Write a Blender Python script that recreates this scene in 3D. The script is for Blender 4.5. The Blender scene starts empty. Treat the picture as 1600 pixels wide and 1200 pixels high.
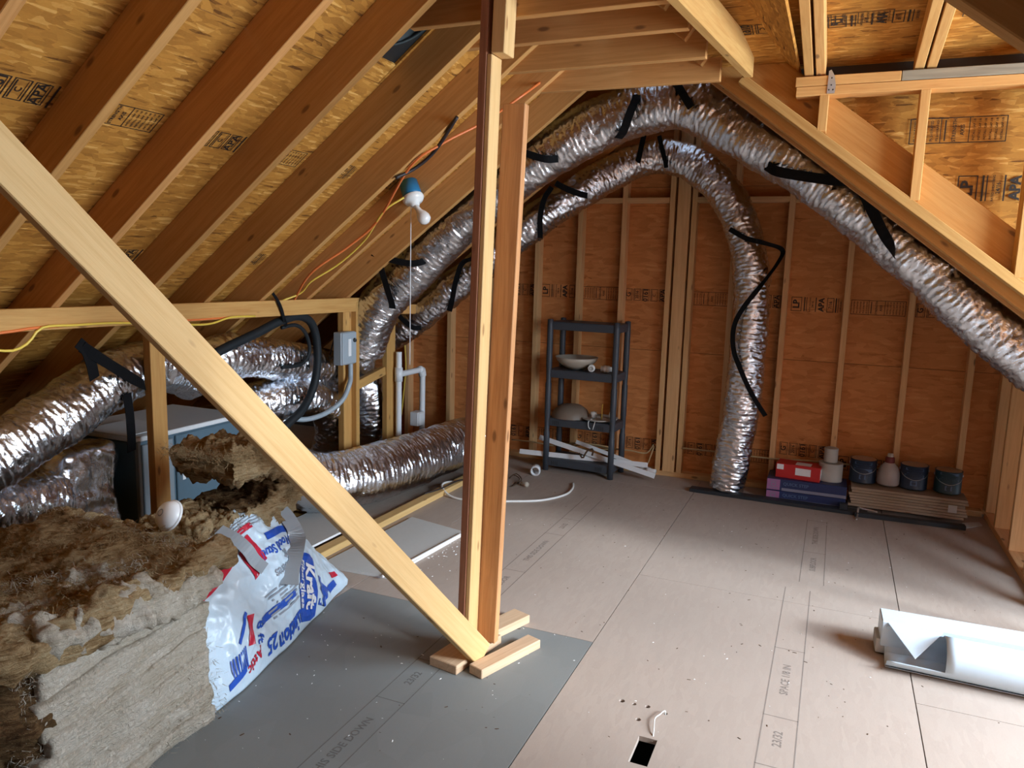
import bpy, bmesh, math, random
from mathutils import Vector, Matrix, noise
random.seed(7)
SC = bpy.context.scene
COL = SC.collection

# ------------------------------------------------------------------ camera, world, light, exposure
FPX = 1189.505                       # focal length in pixels of the 1600 x 1200 frame
EYE = 1.555
RW = ((0.91954307, 0.08453343, -0.38378983),
      (0.39203779, -0.12940310, 0.91080251),
      (0.02732967, -0.98798226, -0.15213202))
cam_d = bpy.data.cameras.new('camera'); cam = bpy.data.objects.new('camera', cam_d); COL.objects.link(cam)
cam_d.sensor_fit = 'HORIZONTAL'; cam_d.sensor_width = 36.0; cam_d.lens = 36.0*FPX/1600.0
cam_d.clip_start = 0.02; cam_d.clip_end = 100
cam.matrix_world = Matrix(((RW[0][0], -RW[0][1], -RW[0][2], 0), (RW[1][0], -RW[1][1], -RW[1][2], 0),
                           (RW[2][0], -RW[2][1], -RW[2][2], EYE), (0, 0, 0, 1)))
SC.camera = cam
w = bpy.data.worlds.new('daylight'); SC.world = w; w.use_nodes = True
w.node_tree.nodes['Background'].inputs[0].default_value = (0.62, 0.78, 1.0, 1)
w.node_tree.nodes['Background'].inputs[1].default_value = 1.0
SC.view_settings.view_transform = 'Standard'; SC.view_settings.look = 'None'
SC.view_settings.gamma = 1.0; SC.view_settings.use_curve_mapping = False
SC.view_settings.exposure = 1.08
SC.cycles.use_denoising = True; SC.cycles.use_adaptive_sampling = True; SC.cycles.adaptive_threshold = .06
SC.cycles.max_bounces = 8; SC.cycles.diffuse_bounces = 5; SC.cycles.glossy_bounces = 4
SC.cycles.sample_clamp_indirect = 6.0; SC.cycles.caustics_reflective = False; SC.cycles.caustics_refractive = False

def area(name, loc, target, sx, sy, power, color):
    d = bpy.data.lights.new(name, 'AREA'); d.shape = 'RECTANGLE'; d.size = sx; d.size_y = sy
    d.energy = power; d.color = color
    o = bpy.data.objects.new(name, d); COL.objects.link(o); o.location = loc
    o.rotation_euler = (Vector(target)-Vector(loc)).to_track_quat('-Z', 'Y').to_euler()
    return o
area('dormer_window_daylight', (2.60, 2.80, 1.50), (0.4, 2.75, 0.55), 1.6, 1.5, 118, (0.70, 0.86, 1.0))
sd_ = bpy.data.lights.new('hazy_sun', 'SUN'); sd_.energy = 2.0; sd_.angle = math.radians(9); sd_.color = (0.86, 0.94, 1.0)
sun = bpy.data.objects.new('hazy_sun', sd_); COL.objects.link(sun); sun.location = (6, .8, 4)
sun.rotation_euler = Vector((-1, .25, -.5)).to_track_quat('-Z', 'Y').to_euler()

# ------------------------------------------------------------------ helpers
def at(px, py, ax, val):
    """world point where the sight line of a photo pixel meets the plane axis = val"""
    c = (px-800.0, py-600.0, FPX)
    d = Vector([sum(RW[i][k]*c[k] for k in range(3)) for i in range(3)])
    o = Vector((0, 0, EYE)); t = (val-o[ax])/d[ax]
    return o+d*t

def link(name, me, mat=None, parent=None):
    o = bpy.data.objects.new(name, me); COL.objects.link(o)
    if mat is not None and me is not None and not me.materials: me.materials.append(mat)
    if parent is not None:
        o.parent = parent; o.matrix_parent_inverse = wm(parent).inverted()
    return o
def wm(o):
    m = o.matrix_basis.copy()
    if o.parent: m = wm(o.parent) @ o.matrix_parent_inverse @ m
    return m
def thing(name, label, cat, loc=(0, 0, 0), group=None, kind=None):
    o = bpy.data.objects.new(name, None); COL.objects.link(o); o.location = loc; o.empty_display_size = .05
    return tag(o, label, cat, group, kind)
def tag(o, label=None, cat=None, group=None, kind=None):
    if label: o['label'] = label
    if cat: o['category'] = cat
    if group: o['group'] = group
    if kind: o['kind'] = kind
    return o
def struct(name, label, cat):
    return thing(name, label, cat, kind='structure')
def new_mesh(name, bm, smooth=False):
    me = bpy.data.meshes.new(name); bm.normal_update(); bm.to_mesh(me); bm.free()
    if smooth: me.shade_smooth()
    return me
def box_bm(sx, sy, sz, bev=0.0):
    bm = bmesh.new(); bmesh.ops.create_cube(bm, size=1.0)
    bmesh.ops.scale(bm, vec=(sx, sy, sz), verts=bm.verts)
    if bev > 0:
        bmesh.ops.bevel(bm, geom=list(bm.edges), offset=bev, segments=1, profile=.5, affect='EDGES')
    return bm
def frame(x, zhint):
    x = Vector(x).normalized(); z = Vector(zhint); z = (z-x*z.dot(x)).normalized(); y = z.cross(x)
    return Matrix((x, y, z)).transposed()
def place(o, center, rot3):
    m = rot3.to_4x4(); m.translation = Vector(center); o.matrix_basis = m
    return o
def obox(name, center, rot3, size, mat, parent=None, bev=0.0):
    me = new_mesh(name, box_bm(*size, bev)); o = link(name, me, mat, parent)
    return place(o, center, rot3)
def beam(name, p0, p1, wy, wz, zhint, mat, parent=None, bev=.0025, off=(0, 0)):
    """a board from p0 to p1 (centre line); wz is measured along zhint, wy across; off shifts in (y, z)"""
    p0, p1 = Vector(p0), Vector(p1); r = frame(p1-p0, zhint)
    c = (p0+p1)/2 + r.col[1]*off[0] + r.col[2]*off[1]
    return obox(name, c, r, ((p1-p0).length, wy, wz), mat, parent, bev)
ID3 = Matrix.Identity(3)
def abox(name, x0, x1, y0, y1, z0, z1, mat, parent=None, bev=0.0, long=0):
    """axis-aligned box; long = axis of the grain (local X)"""
    s = (x1-x0, y1-y0, z1-z0); c = ((x0+x1)/2, (y0+y1)/2, (z0+z1)/2)
    if long == 0: r = ID3; s2 = s
    elif long == 1: r = Matrix(((0, -1, 0), (1, 0, 0), (0, 0, 1))); s2 = (s[1], s[0], s[2])
    else: r = Matrix(((0, 0, 1), (0, 1, 0), (-1, 0, 0))).inverted(); s2 = (s[2], s[1], s[0])
    return obox(name, c, r, s2, mat, parent, bev)
def catmull(pts, step):
    pts = [Vector(p) for p in pts]
    P = [pts[0]*2-pts[1]]+pts+[pts[-1]*2-pts[-2]]
    dense = []
    for i in range(1, len(P)-2):
        a, b, c, d = P[i-1:i+3]
        n = max(4, int((c-b).length/step*2))
        for k in range(n):
            t = k/n
            dense.append(.5*((2*b)+(c-a)*t+(2*a-5*b+4*c-d)*t*t+(3*b-a-3*c+d)*t**3))
    dense.append(P[-2])
    out = [dense[0]]; acc = 0
    for i in range(1, len(dense)):
        seg = (dense[i]-dense[i-1]).length
        while seg > 1e-9 and acc+seg >= step:
            t = (step-acc)/seg; q = dense[i-1].lerp(dense[i], t); out.append(q)
            dense[i-1] = q; seg = (dense[i]-q).length; acc = 0
        acc += seg
    if (out[-1]-dense[-1]).length > step*.3: out.append(dense[-1])
    return out
def frames(path):
    n = len(path); T = []
    for i in range(n):
        T.append((path[min(i+1, n-1)]-path[max(i-1, 0)]).normalized())
    u = T[0].orthogonal().normalized(); out = []
    for t in T:
        u = (u-t*u.dot(t)).normalized(); out.append((t, u, t.cross(u)))
    return out
def tube_mesh(name, pts, r, seg=12, step=.02, cap=True, rfun=None, dfun=None):
    path = catmull(pts, step); fr = frames(path); V = []; F = []
    s = 0
    for i, (p, (t, u, v)) in enumerate(zip(path, fr)):
        if i: s += (p-path[i-1]).length
        rr = r if rfun is None else rfun(s, i/(len(path)-1))
        for k in range(seg):
            a = 2*math.pi*k/seg; d = u*math.cos(a)+v*math.sin(a)
            r2 = rr if dfun is None else rr+dfun(p, d, s, a)
            V.append(p+d*r2)
    n = len(path)
    for i in range(n-1):
        for k in range(seg):
            a = i*seg+k; b = i*seg+(k+1) % seg; F.append((a, b, b+seg, a+seg))
    if cap:
        F.append(tuple(reversed(range(seg)))); F.append(tuple(range((n-1)*seg, n*seg)))
    me = bpy.data.meshes.new(name); me.from_pydata(V, [], F); me.shade_smooth()
    return me
def tube(name, pts, r, mat, parent=None, **k):
    return link(name, tube_mesh(name, pts, r, **k), mat, parent)
def duct_mesh(name, pts, r, seed=0, amp=1.0, pitch=.03, seg=64, step=.006, squash=None):
    off = Vector((seed*7.31, seed*3.17, seed*1.7))
    def d(p, dr, s, a):
        q = p+dr*r
        rib = math.sin(2*math.pi*(s+a*pitch/6.283)/pitch+2.2*noise.noise(q*9+off))
        wr = noise.noise(Vector((s*58, a*4.5, seed*9.1)))*.0030 + noise.noise(Vector((s*100, a*8, seed*4.3)))*.0034
        rd = abs(noise.noise(q*26+off))*.008
        big = noise.noise(q*4.5+off)*.014 + noise.noise(q*11-off)*.009
        return amp*(rib*.0010+wr*1.5-rd*1.35+big)
    return tube_mesh(name, pts, r, seg=seg, step=step, dfun=d)
def lathe_bm(prof, seg=28):
    bm = bmesh.new(); rings = []
    for (r, z) in prof:
        if r < 1e-6: rings.append([bm.verts.new((0, 0, z))])
        else: rings.append([bm.verts.new((r*math.cos(2*math.pi*k/seg), r*math.sin(2*math.pi*k/seg), z)) for k in range(seg)])
    for a, b in zip(rings, rings[1:]):
        for k in range(seg):
            k2 = (k+1) % seg
            if len(a) == 1 and len(b) == 1: continue
            if len(a) == 1: bm.faces.new((a[0], b[k2], b[k]))
            elif len(b) == 1: bm.faces.new((a[k], a[k2], b[0]))
            else: bm.faces.new((a[k], a[k2], b[k2], b[k]))
    bmesh.ops.recalc_face_normals(bm, faces=bm.faces)
    return bm
def lathe(name, prof, mat, parent=None, seg=28, loc=(0, 0, 0), rot3=ID3, smooth=True):
    o = link(name, new_mesh(name, lathe_bm(prof, seg), smooth), mat, parent)
    return place(o, loc, rot3)
def ribbon(name, pts, width, wdir, mat, parent=None, thick=.003, step=.015):
    """a flat webbing strap following pts, width along wdir"""
    path = catmull(pts, step); fr = frames(path); V = []; F = []; wd = Vector(wdir).normalized()
    for p, (t, u, v) in zip(path, fr):
        a = (wd-t*wd.dot(t)).normalized(); nrm = t.cross(a)
        for sa, sn in ((-1, -1), (1, -1), (1, 1), (-1, 1)):
            V.append(p+a*(sa*width/2)+nrm*(sn*thick/2))
    n = len(path)
    for i in range(n-1):
        for k in range(4):
            a = i*4+k; b = i*4+(k+1) % 4; F.append((a, b, b+4, a+4))
    F.append((3, 2, 1, 0)); F.append(tuple(range((n-1)*4, n*4)))
    me = bpy.data.meshes.new(name); me.from_pydata(V, [], F)
    return link(name, me, mat, parent)
def text_bm(body, size=1.0, bold=0.0):
    cu = bpy.data.curves.new('t', 'FONT'); cu.body = body; cu.size = size; cu.align_x = 'CENTER'; cu.align_y = 'CENTER'
    cu.resolution_u = 2; cu.offset = bold
    ob = bpy.data.objects.new('t', cu); COL.objects.link(ob)
    dg = bpy.context.evaluated_depsgraph_get(); me = bpy.data.meshes.new_from_object(ob.evaluated_get(dg))
    bm = bmesh.new(); bm.from_mesh(me)
    bpy.data.objects.remove(ob); bpy.data.curves.remove(cu); bpy.data.meshes.remove(me)
    return bm
def print_bm(items):
    """flat print in the local XY plane: ('t', body, x, y, size, angle), ('r', x0, y0, x1, y1) filled, ('o', x0, y0, x1, y1, line) outline"""
    out = bmesh.new()
    def quad(x0, y0, x1, y1):
        out.faces.new([out.verts.new((a, b, 0)) for a, b in ((x0, y0), (x1, y0), (x1, y1), (x0, y1))])
    for it in items:
        if it[0] == 'r': quad(*it[1:5])
        elif it[0] == 'o':
            x0, y0, x1, y1, l = it[1:]
            quad(x0, y0, x1, y0+l); quad(x0, y1-l, x1, y1); quad(x0, y0+l, x0+l, y1-l); quad(x1-l, y0+l, x1, y1-l)
        else:
            _, body, x, y, size, ang = it[:6]
            b = text_bm(body, size, it[6] if len(it) > 6 else size*.02)
            m = Matrix.Translation((x, y, 0)) @ Matrix.Rotation(ang, 4, 'Z')
            bmesh.ops.transform(b, matrix=m, verts=b.verts)
            me = bpy.data.meshes.new('x'); b.to_mesh(me); b.free(); out.from_mesh(me); bpy.data.meshes.remove(me)
    return out

# ------------------------------------------------------------------ materials
class NT:
    def __init__(s, name):
        s.m = bpy.data.materials.new(name); s.m.use_nodes = True; s.t = s.m.node_tree; s.b = s.t.nodes['Principled BSDF']
    def n(s, kind, **kw):
        nd = s.t.nodes.new('ShaderNode'+kind)
        for k, v in kw.items():
            if k.startswith('i_'): nd.inputs[k[2:].replace('_', ' ')].default_value = v
            elif k[0] == 'n' and k[1:].isdigit(): nd.inputs[int(k[1:])].default_value = v
            else: setattr(nd, k, v)
        return nd
    def l(s, a, b): s.t.links.new(a, b)
    def set(s, **kw):
        for k, v in kw.items(): s.b.inputs[k.replace('_', ' ')].default_value = v
        return s
    def ramp(s, fac, stops):
        r = s.n('ValToRGB'); e = r.color_ramp.elements
        while len(e) < len(stops): e.new(.5)
        for x, (p, c) in zip(e, stops): x.position = p; x.color = (*c, 1) if len(c) == 3 else c
        s.l(fac, r.inputs[0]); return r.outputs[0]
    def mix(s, fac, a, b, mode='MIX'):
        m = s.n('MixRGB', blend_type=mode)
        for sock, v in ((m.inputs[0], fac), (m.inputs[1], a), (m.inputs[2], b)):
            if isinstance(v, (int, float)): sock.default_value = v
            elif isinstance(v, tuple): sock.default_value = (*v, 1)
            else: s.l(v, sock)
        return m.outputs[0]
    def math(s, op, a, b=0.0):
        m = s.n('Math', operation=op)
        for sock, v in ((m.inputs[0], a), (m.inputs[1], b)):
            if isinstance(v, (int, float)): sock.default_value = v
            else: s.l(v, sock)
        return m.outputs[0]
    def coord(s, scale=(1, 1, 1), rot=(0, 0, 0), rand=True, kind='Object'):
        tc = s.n('TexCoord'); mp = s.n('Mapping'); mp.inputs['Scale'].default_value = scale; mp.inputs['Rotation'].default_value = rot
        v = tc.outputs[kind]
        if rand:
            oi = s.n('ObjectInfo'); a = s.n('VectorMath', operation='SCALE'); a.inputs[0].default_value = (17.3, 9.1, 5.7)
            s.l(oi.outputs['Random'], a.inputs['Scale']); b = s.n('VectorMath', operation='ADD'); s.l(v, b.inputs[0]); s.l(a.outputs[0], b.inputs[1]); v = b.outputs[0]
        s.l(v, mp.inputs['Vector']); return mp.outputs[0]
    def noise(s, vec, scale, detail=3.0, rough=.55, dist=0.0):
        x = s.n('TexNoise'); x.inputs['Scale'].default_value = scale; x.inputs['Detail'].default_value = detail
        x.inputs['Roughness'].default_value = rough; x.inputs['Distortion'].default_value = dist; s.l(vec, x.inputs['Vector']); return x.outputs['Fac']
    def bump(s, h, strength=.3, dist=.003):
        b = s.n('Bump'); b.inputs['Strength'].default_value = strength; b.inputs['Distance'].default_value = dist
        s.l(h, b.inputs['Height']); s.l(b.outputs[0], s.b.inputs['Normal'])
    def col(s, c): s.l(c, s.b.inputs['Base Color']); return s
def plain(name, c, rough=.5, metal=0.0, spec=.5, **kw):
    m = NT(name); m.b.inputs['Specular IOR Level'].default_value = spec; m.set(Base_Color=(*c, 1), Roughness=rough, Metallic=metal, **kw)
    v = m.coord(); n = m.noise(v, 35, 3)
    m.col(m.mix(m.math('MULTIPLY', n, .25), c, tuple(x*.72 for x in c)))
    return m.m
def mat_wood(name, light, dark, knot=(.16, .07, .03), vary=.35):
    m = NT(name)
    g = m.noise(m.coord((1.3, 26, 26)), 2.6, 5, .6, .6)
    f = m.noise(m.coord((6, 220, 220)), 1.5, 2, .5)
    c = m.ramp(g, [(.3, dark), (.62, light)])
    c = m.mix(m.math('MULTIPLY', f, .22), c, tuple(x*.6 for x in light))
    v = m.n('TexVoronoi'); v.inputs['Scale'].default_value = 1.0; m.l(m.coord((4.2, 12, 12)), v.inputs['Vector'])
    k = m.ramp(v.outputs['Distance'], [(.07, (1, 1, 1)), (.13, (0, 0, 0))])
    c = m.mix(m.math('MULTIPLY', k, .75), c, knot)
    oi = m.n('ObjectInfo')
    hsv = m.n('HueSaturation'); m.l(c, hsv.inputs['Color'])
    m.l(m.math('ADD', m.math('MULTIPLY', oi.outputs['Random'], vary), 1.0-vary*.62), hsv.inputs['Value'])
    m.l(m.math('ADD', m.math('MULTIPLY', oi.outputs['Random'], -.008), .504), hsv.inputs['Hue'])
    m.col(hsv.outputs[0]); m.set(Roughness=.68); m.b.inputs['Specular IOR Level'].default_value = .25
    m.bump(f, .15, .002)
    return m.m
def mat_osb(name, stops, sx=17.0, sy=70.0, bumpy=.35, dirt=None, contrast=1.0, strands=0.0):
    m = NT(name); base = m.coord((1, 1, 1))
    nz = m.n('TexNoise'); nz.inputs['Scale'].default_value = 7; m.l(base, nz.inputs['Vector'])
    ds = m.n('VectorMath', operation='SCALE'); ds.inputs['Scale'].default_value = .014; m.l(nz.outputs['Color'], ds.inputs[0])
    ad = m.n('VectorMath', operation='ADD'); m.l(base, ad.inputs[0]); m.l(ds.outputs[0], ad.inputs[1])
    vals = []
    for i, (ang, kx, ky) in enumerate(((.25, 1, 1), (-.5, .85, .8), (1.1, 1.25, .95), (-1.5, 1.1, .7))):
        mp = m.n('Mapping'); mp.inputs['Rotation'].default_value = (0, 0, ang); mp.inputs['Scale'].default_value = (sx*kx, sy*ky, 1)
        mp.inputs['Location'].default_value = (i*3.7, i*1.9, 0)
        m.l(ad.outputs[0], mp.inputs['Vector'])
        v = m.n('TexVoronoi', voronoi_dimensions='2D', distance='EUCLIDEAN'); v.inputs['Scale'].default_value = 1.0; m.l(mp.outputs[0], v.inputs['Vector'])
        sp = m.n('SeparateColor'); m.l(v.outputs['Color'], sp.inputs[0]); vals.append((sp.outputs[0], sp.outputs[1]))
    a = vals[0][0]
    for i in (1, 2, 3):
        sel = m.math('GREATER_THAN', vals[i][1], .58+.06*i)
        a = m.mix(sel, a, vals[i][0])
    big = m.noise(base, 2.2, 2); fine = m.noise(m.coord((30, 90, 30)), 3, 3)
    a2 = m.math('ADD', m.math('MULTIPLY', m.math('SUBTRACT', a, .5), contrast), m.math('ADD', m.math('MULTIPLY', big, .35), .32))
    a2 = m.math('ADD', a2, m.math('MULTIPLY', m.math('SUBTRACT', fine, .5), .25))
    if strands:
        mp = m.n('Mapping'); mp.inputs['Rotation'].default_value = (0, 0, .15); mp.inputs['Scale'].default_value = (sx*.75, sy*1.7, 1); m.l(ad.outputs[0], mp.inputs['Vector'])
        v = m.n('TexVoronoi', voronoi_dimensions='2D'); v.inputs['Scale'].default_value = 1.0; m.l(mp.outputs[0], v.inputs['Vector'])
        sp = m.n('SeparateColor'); m.l(v.outputs['Color'], sp.inputs[0])
        a2 = m.math('ADD', a2, m.math('MULTIPLY', m.math('GREATER_THAN', sp.outputs[2], .90), strands))
        a2 = m.math('SUBTRACT', a2, m.math('MULTIPLY', m.math('LESS_THAN', sp.outputs[2], .05), strands))
    c = m.ramp(a2, stops)
    if dirt:
        dn = m.noise(m.coord((1, 1, 1)), 1.1, 4); c = m.mix(m.math('MULTIPLY', m.ramp(dn, [(.42, (0, 0, 0)), (.7, (1, 1, 1))]), .5), c, dirt)
    m.col(c); m.set(Roughness=.75); m.b.inputs['Specular IOR Level'].default_value = .25
    m.bump(a2, bumpy, .002)
    return m.m
def mat_foil(name, tint=(.78, .79, .82), rough=.2):
    m = NT(name); v = m.coord()
    n1 = m.noise(m.coord((38, 38, 38)), 1.0, 4, .6, 1.2); n2 = m.noise(v, 130, 2)
    m.set(Metallic=1.0, Base_Color=(*tint, 1))
    m.l(m.math('ADD', m.math('MULTIPLY', n1, .22), rough-.08), m.b.inputs['Roughness'])
    m.bump(m.math('ADD', n1, m.math('MULTIPLY', n2, .25)), .55, .006)
    return m.m
def mat_fibre(name, stops, strata=0.0, scale=5.0):
    m = NT(name); v = m.coord()
    n = m.noise(v, scale, 6, .62, .8); f = m.noise(m.coord((9, 9, 75)), 1.3, 5, .65, .5)
    a = m.math('ADD', m.math('MULTIPLY', n, .62), m.math('MULTIPLY', f, .42))
    fs = m.noise(m.coord((14, 14, 260)), 1.0, 4, .7, .8); a = m.math('ADD', a, m.math('MULTIPLY', m.math('SUBTRACT', fs, .5), .42))
    c = m.ramp(a, stops); m.col(c); m.set(Roughness=1.0); m.b.inputs['Specular IOR Level'].default_value = .05
    m.bump(m.math('ADD', m.math('MULTIPLY', f, .6), m.noise(v, 75, 6, .75, .6)), 1.0, .016)
    return m.m
def mat_ink(name, c, alpha=.85, scale=60):
    m = NT(name); n = m.noise(m.coord(), scale, 4, .7)
    m.set(Base_Color=(*c, 1), Roughness=.7)
    m.l(m.ramp(n, [(.28, (alpha*.5,)*3), (.42, (alpha,)*3)]), m.b.inputs['Alpha'])
    return m.m
M = {}
M['pine'] = mat_wood('pine_lumber', (.70, .39, .13), (.57, .275, .08))
M['rafter'] = mat_wood('rafter_lumber', (.64, .325, .11), (.51, .24, .07), vary=.14)
M['stud'] = mat_wood('gable_stud_lumber', (.80, .49, .235), (.67, .38, .17), vary=.15)
M['brace'] = mat_wood('fresh_pine', (.74, .485, .215), (.65, .395, .155), knot=(.3, .14, .05), vary=.08)
M['shaded_fir'] = mat_wood('shade_darkened_fir', (.36, .165, .085), (.25, .105, .055), vary=.05)  # dark fir tone that also carries shade in its colour
M['warm_pine'] = mat_wood('amber_pine', (.62, .32, .095), (.52, .235, .06), vary=.1)
M['block'] = mat_wood('scrap_block_wood', (.70, .49, .32), (.58, .38, .235), vary=.1)
M['fir'] = mat_wood('reddish_fir', (.66, .33, .145), (.48, .205, .08), vary=.1)
M['grey_lumber'] = mat_wood('weathered_lumber', (.36, .31, .22), (.25, .21, .15), vary=.1)
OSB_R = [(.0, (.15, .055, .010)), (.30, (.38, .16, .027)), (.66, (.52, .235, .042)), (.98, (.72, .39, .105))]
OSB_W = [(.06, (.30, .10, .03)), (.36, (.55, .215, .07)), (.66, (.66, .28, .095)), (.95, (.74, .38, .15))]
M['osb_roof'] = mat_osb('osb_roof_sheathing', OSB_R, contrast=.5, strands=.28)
M['osb_wall'] = mat_osb('osb_wall_sheathing', OSB_W, sx=11, sy=40, bumpy=.2, contrast=.33, strands=.14)
M['subfloor'] = mat_osb('sanded_subfloor', [(.0, (.31, .245, .205)), (.4, (.41, .335, .285)), (.75, (.47, .39, .335)), (1, (.54, .46, .405))], sx=12, sy=55, bumpy=.05, dirt=(.36, .30, .26), contrast=.16)
M['subfloor_grey'] = mat_osb('grey_painted_subfloor', [(.0, (.19, .20, .195)), (.5, (.225, .235, .23)), (1, (.26, .27, .265))], sx=4, sy=9, bumpy=.04, contrast=.2)
M['void'] = plain('dark_joist_space', (.05, .035, .025), .9)
M['ink'] = mat_ink('black_grade_ink', (.02, .012, .008), 1.0, 45)
M['floor_ink'] = mat_ink('faded_floor_ink', (.14, .13, .125), .40, 90)
M['foil'] = mat_foil('aluminised_foil', (.68, .69, .72))
M['foil_blue'] = mat_foil('aluminised_foil_fresh', (.84, .87, .92), .16)
M['strap'] = plain('black_webbing', (.008, .008, .009), .9, spec=.12)
M['black_rubber'] = plain('black_foam_insulation', (.014, .017, .02), .6, spec=.25)
M['black_plastic'] = plain('black_plastic', (.016, .018, .019), .45)
M['vent_grey'] = plain('dark_teal_plastic', (.03, .038, .038), .6, spec=.25)
M['dark_strip'] = plain('dark_grey_strip', (.02, .024, .03), .5)
M['shelf'] = plain('slate_grey_plastic', (.052, .060, .075), .5)
M['white_paint'] = plain('white_painted_metal', (.78, .80, .82), .4)
M['white_plastic'] = plain('white_plastic', (.82, .83, .84), .35)
M['pvc'] = plain('white_pvc', (.80, .83, .86), .3)
M['porcelain'] = plain('white_porcelain', (.86, .85, .82), .2)
M['blue_box'] = plain('blue_plastic', (.02, .20, .42), .4)
M['grey_box'] = plain('grey_enclosure', (.36, .42, .47), .45)
M['furnace'] = plain('blue_grey_enamel', (.095, .16, .21), .42)
M['furnace_panel'] = plain('light_grey_panel', (.26, .31, .35), .45)
M['paper'] = plain('white_paper', (.80, .81, .82), .7)
M['gypsum'] = plain('grey_drywall_paper', (.55, .56, .55), .85)
M['gypsum_edge'] = plain('white_gypsum', (.85, .86, .86), .9)
M['orange_cable'] = plain('orange_cable_jacket', (.80, .20, .05), .4)
M['yellow_cable'] = plain('yellow_cable_jacket', (.80, .56, .08), .4)
M['tan_cable'] = plain('tan_cable_jacket', (.52, .37, .19), .5)
M['white_cable'] = plain('white_cable_jacket', (.82, .82, .80), .4)
M['dark_cable'] = plain('dark_cable', (.03, .02, .02), .5)
M['galv'] = plain('galvanised_steel', (.55, .57, .58), .35, .9)
M['steel'] = plain('bright_steel', (.75, .75, .74), .3, 1.0)
M['fibre'] = mat_fibre('pale_glass_fibre', [(.26, (.30, .21, .125)), (.42, (.56, .475, .365)), (.6, (.68, .60, .495)), (.82, (.80, .74, .64))])
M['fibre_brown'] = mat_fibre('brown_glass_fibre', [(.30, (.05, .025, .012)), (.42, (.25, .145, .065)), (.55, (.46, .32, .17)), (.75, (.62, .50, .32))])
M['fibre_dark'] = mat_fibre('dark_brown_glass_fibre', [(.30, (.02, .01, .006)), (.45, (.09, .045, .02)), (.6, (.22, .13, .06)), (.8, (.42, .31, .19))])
M['kraft'] = plain('dark_kraft_facing', (.085, .045, .022), 1.0)
M['frosted'] = plain('frosted_glass', (.50, .44, .36), .45)
M['dusty_glass'] = plain('dusty_grey_glass', (.22, .17, .13), .5)
M['navy'] = plain('navy_carton', (.018, .03, .105), .45)
M['carton_side'] = plain('grey_violet_carton', (.22, .22, .30), .5)
M['violet'] = plain('violet_carton_print', (.36, .14, .30), .5)
M['red'] = plain('red_carton', (.52, .018, .018), .5)
M['white_print'] = plain('white_print', (.82, .82, .84), .5)
M['can_blue'] = plain('dark_blue_can_label', (.008, .018, .045), .4)
M['can_teal'] = plain('dark_teal_can_label', (.012, .04, .055), .4)
M['can_print'] = plain('pale_blue_print', (.09, .15, .27), .5)
M['can_grey'] = plain('off_white_tub', (.46, .44, .40), .5)
M['bag_jug'] = plain('cloudy_plastic', (.42, .37, .35), .4)
M['dark_red'] = plain('dark_red_cap', (.16, .02, .02), .5)
M['planks'] = mat_wood('light_oak_flooring', (.42, .31, .22), (.32, .23, .16), vary=.15)
mm = NT('white_poly_film'); mm.set(Base_Color=(.58, .70, .80, 1), Roughness=.28)
mm.b.inputs['Subsurface Weight'].default_value = 0.0
mm.bump(mm.noise(mm.coord(), 28, 4, .6, 1.5), .35, .004); M['film'] = mm.m
M['bag_blue'] = plain('blue_bag_print', (.02, .09, .48), .35)
M['bag_red'] = plain('red_bag_print', (.55, .02, .05), .35)
M['bag_grey'] = plain('grey_bag_print', (.30, .33, .38), .35)
M['grey_tape'] = plain('grey_torn_film', (.30, .33, .36), .3)
gm = NT('window_glass'); gm.set(Base_Color=(.95, .97, 1, 1), Roughness=.02, Alpha=.08); M['glass'] = gm.m

M['blue_white'] = plain('bluish_white_sheet', (.60, .73, .84), .4)
# ------------------------------------------------------------------ roof geometry
SL = .762; CL = 1.994; CR = .43; XR = -(CL-CR)/(2*SL)        # slope, left and right rafter undersides, ridge position
COSA = 1/math.sqrt(1+SL*SL)
def zl(x, c=CL): return EYE+SL*x+c
def zr(x, c=CR): return EYE-SL*x+c
NL = Vector((SL, 0, -1)).normalized()      # down and inward normal of the left slope
NR = Vector((-SL, 0, -1)).normalized()
GY = 5.785                                  # inner face of the gable sheathing
DL, DR = .15, .235                          # rafter depths
YL = [-1.12+.4064*k for k in range(17)]     # far faces of the left rafters (.., 1.726, 2.13, 2.54 ...)

# ------------------------------------------------------------------ floor
floor = struct('floor', 'subfloor of sanded tongue and groove panels', 'floor')
abox('joist_space', -4.95, 2.9, -4.3, 6.0, -.32, -.26, M['void'], floor)
SX = [-4.9, -3.262, -2.044, -.826, .392, 1.61, 2.83]
FP = []
for i in range(len(SX)-1):
    stag = {0: 1.7, 1: .48, 2: 2.918, 3: 1.28, 4: 3.0, 5: 1.2}[i]
    ys = [stag+2.438*k for k in range(-3, 4)]
    ys = [y for y in ys if -4.1 < y < GY+.1]
    ys = [-4.25]+ys+[GY+.12]
    for y0, y1 in zip(ys, ys[1:]):
        grey = (i == 2 and abs(y1-2.918) < .01)
        o = abox('floor_panel', SX[i]+.002, SX[i+1]-.002, y0+.0012, y1-.0012, -.018, 0, M['subfloor_grey' if grey else 'subfloor'], floor, 0, 1)
        FP.append((o, SX[i], SX[i+1], y0, y1))
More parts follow.
